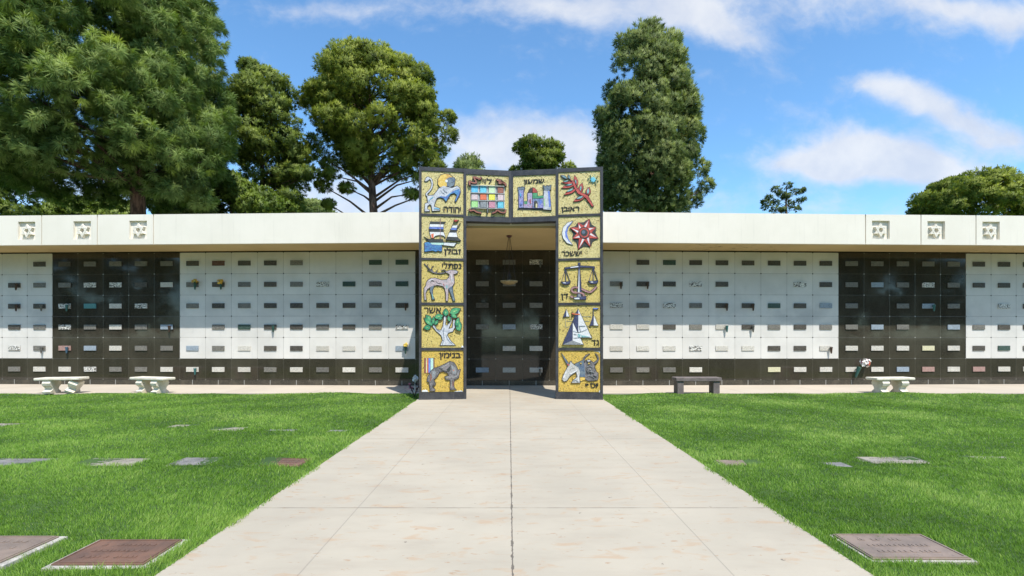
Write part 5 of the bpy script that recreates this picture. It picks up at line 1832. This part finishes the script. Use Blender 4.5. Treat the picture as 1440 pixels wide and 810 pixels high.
# far small ones
make_tree('pine_tree', 'small umbrella shaped pine top showing above the middle of the gate', 60.0,
          [(199, 722, 790), (210, 722, 796), (222, 728, 796), (238, 732, 795), (256, 740, 788), (275, 747, 780)],
          (762, 6.0), 'stone', 17, 34, 1.35, 70, 12, 0.42, 0.10, flat=0.6, spread=0.8, limbs=0.8, trunk_r=0.45, inner=0.3, extra=[(728, 240, 0, 0.8), (797, 236, 0, 0.9), (733, 208, 0, 0.9)], tone0=0.36)
make_tree('bushy_tree', 'small pale green tree top just above the left half of the gate', 55.0,
          [(218, 648, 660), (227, 638, 676), (240, 628, 686), (260, 624, 692), (290, 622, 688)],
          (655, 6.0), 'conifer', 19, 42, 1.1, 44, 11, 0.42, 0.08, flat=0.7, spread=0.9, limbs=0.5, trunk_r=0.3, inner=0.2, tone0=0.55)
make_tree('monkey_puzzle_tree', 'small dark sparse conifer alone above the roof right of the tall conifer', 60.0,
          [(256, 1105, 1109), (275, 1100, 1112), (298, 1096, 1110)],
          (1104, 14.0), 'conifer', 23, 4, 0.35, 22, 12, 0.34, 0.08, flat=0.6, spread=0.8, limbs=0.9, trunk_r=0.42, inner=0.3, tone0=0.30,
          extra=[(1092, 267, 0, 0.5), (1107, 261, 0, 0.45), (1119, 270, 0, 0.5), (1084, 278, 0, 0.55), (1079, 290, 0, 0.6), (1126, 281, 0, 0.45), (1095, 283, 0.5, 0.5), (1115, 284, 0.5, 0.45), (1090, 295, 0, 0.6), (1118, 294, 0, 0.55), (1076, 284, 0, 0.35), (1098, 272, 0, 0.4), (1128, 268, 0, 0.3)])
make_tree('round_crowned_pine', 'wide domed green tree above the roof at the far right', 45.0,
          [(245, 1335, 1400), (257, 1318, 1420), (266, 1300, 1436), (278, 1288, 1446), (292, 1282, 1452), (310, 1286, 1450)],
          (1368, 6.0), 'stone', 29, 70, 1.2, 84, 14, 0.32, 0.07, flat=0.6, spread=0.85, limbs=0.5, trunk_r=0.4, inner=0.4, tone0=0.45)
# low greenery seen under the big pine
make_tree('conifer', 'dark conifer branches at the left edge under the drooping pine', 34.0,
          [(150, -60, 5), (190, -70, 15), (225, -80, 25), (255, -80, 30), (285, -80, 36), (305, -70, 44)],
          (-20, 3.0), 'fir', 31, 80, 0.9, 40, 13, 0.32, 0.07, flat=0.6, spread=0.8, limbs=0.4, trunk_r=0.3, inner=0.2)
make_tree('bushy_tree', 'low yellow-green bushy tree top above the roof under the drooping pine, left part', 40.0,
          [(278, 85, 115), (285, 65, 140), (295, 50, 155), (312, 45, 160)], (105, 3.0), 'bush', 37, 50, 0.8, 40, 11, 0.26, 0.09, flat=0.7, spread=0.9, limbs=0.2, trunk_r=0.2, inner=0.3)
make_tree('bushy_tree', 'bright green low tree top just left of the drooping pine trunk', 40.0,
          [(283, 145, 170), (290, 132, 190), (300, 128, 200), (314, 128, 200)], (162, 3.0), 'bush', 41, 40, 0.8, 40, 11, 0.26, 0.09, flat=0.7, spread=0.9, limbs=0.2, trunk_r=0.2, inner=0.3, tone0=0.66)
make_tree('bushy_tree', 'grey-green leafy tree top right of the drooping pine trunk', 29.0,
          [(246, 215, 240), (258, 212, 275), (272, 214, 300), (288, 216, 312), (304, 216, 315)], (262, 3.0), 'conifer', 43, 80, 0.6, 40, 12, 0.20, 0.07, flat=0.75, spread=0.9, limbs=0.2, trunk_r=0.2, inner=0.25, tone0=0.66)
make_tree('bushy_tree', 'light green leafy tree top at the foot of the dark tiered pine', 29.5,
          [(238, 300, 318), (255, 292, 345), (272, 295, 380), (288, 300, 415), (306, 305, 432)], (350, 3.0), 'bush', 47, 90, 0.55, 40, 12, 0.2, 0.07, flat=0.75, spread=0.9, limbs=0.2, trunk_r=0.2, inner=0.25, tone0=0.5)
make_tree('bushy_tree', 'faint small tree top above the roof below the round crowned pine', 70.0,
          [(282, 425, 440), (290, 415, 462), (304, 410, 475)], (440, 6.0), 'conifer', 53, 36, 1.0, 36, 11, 0.4, 0.12, flat=0.7, spread=0.9, limbs=0.2, trunk_r=0.3, inner=0.3, tone0=0.6)

# the wood behind the photographer, mirrored in the polished granite
rng = np.random.default_rng(77)
CC = []
for cx0, hh, ww in ((-62, 15, 8), (-50, 19, 6), (-33, 21, 7.5), (-24, 17, 5), (-9.5, 20, 3.5), (0.5, 12.5, 6), (9.5, 22, 3.5), (22, 18, 5), (31, 22, 6), (47, 17, 6), (60, 20, 8), (72, 17, 8), (-74, 18, 8)):
    for _ in range(60):
        z = rng.uniform(2.5, hh)
        r = ww * math.sqrt(max(0.05, 1 - ((z - hh * 0.45) / (hh * 0.56)) ** 2)) * math.sqrt(rng.random())
        a = rng.random() * 6.283
        CC.append((cx0 + r * math.cos(a), -27 + r * math.sin(a) * 0.6, z))
CC = np.array(CC)
V, T, tone, Nn = foliage(CC, rng.uniform(1.2, 2.0, len(CC)), np.zeros_like(CC), 22, 8, 0.8, 0.4, 0.1, 0.8, 0.8, 0.45, rng)
tag(np_mesh('wood', V, T, M['conifer'], tone, normals=Nn), kind='stuff')
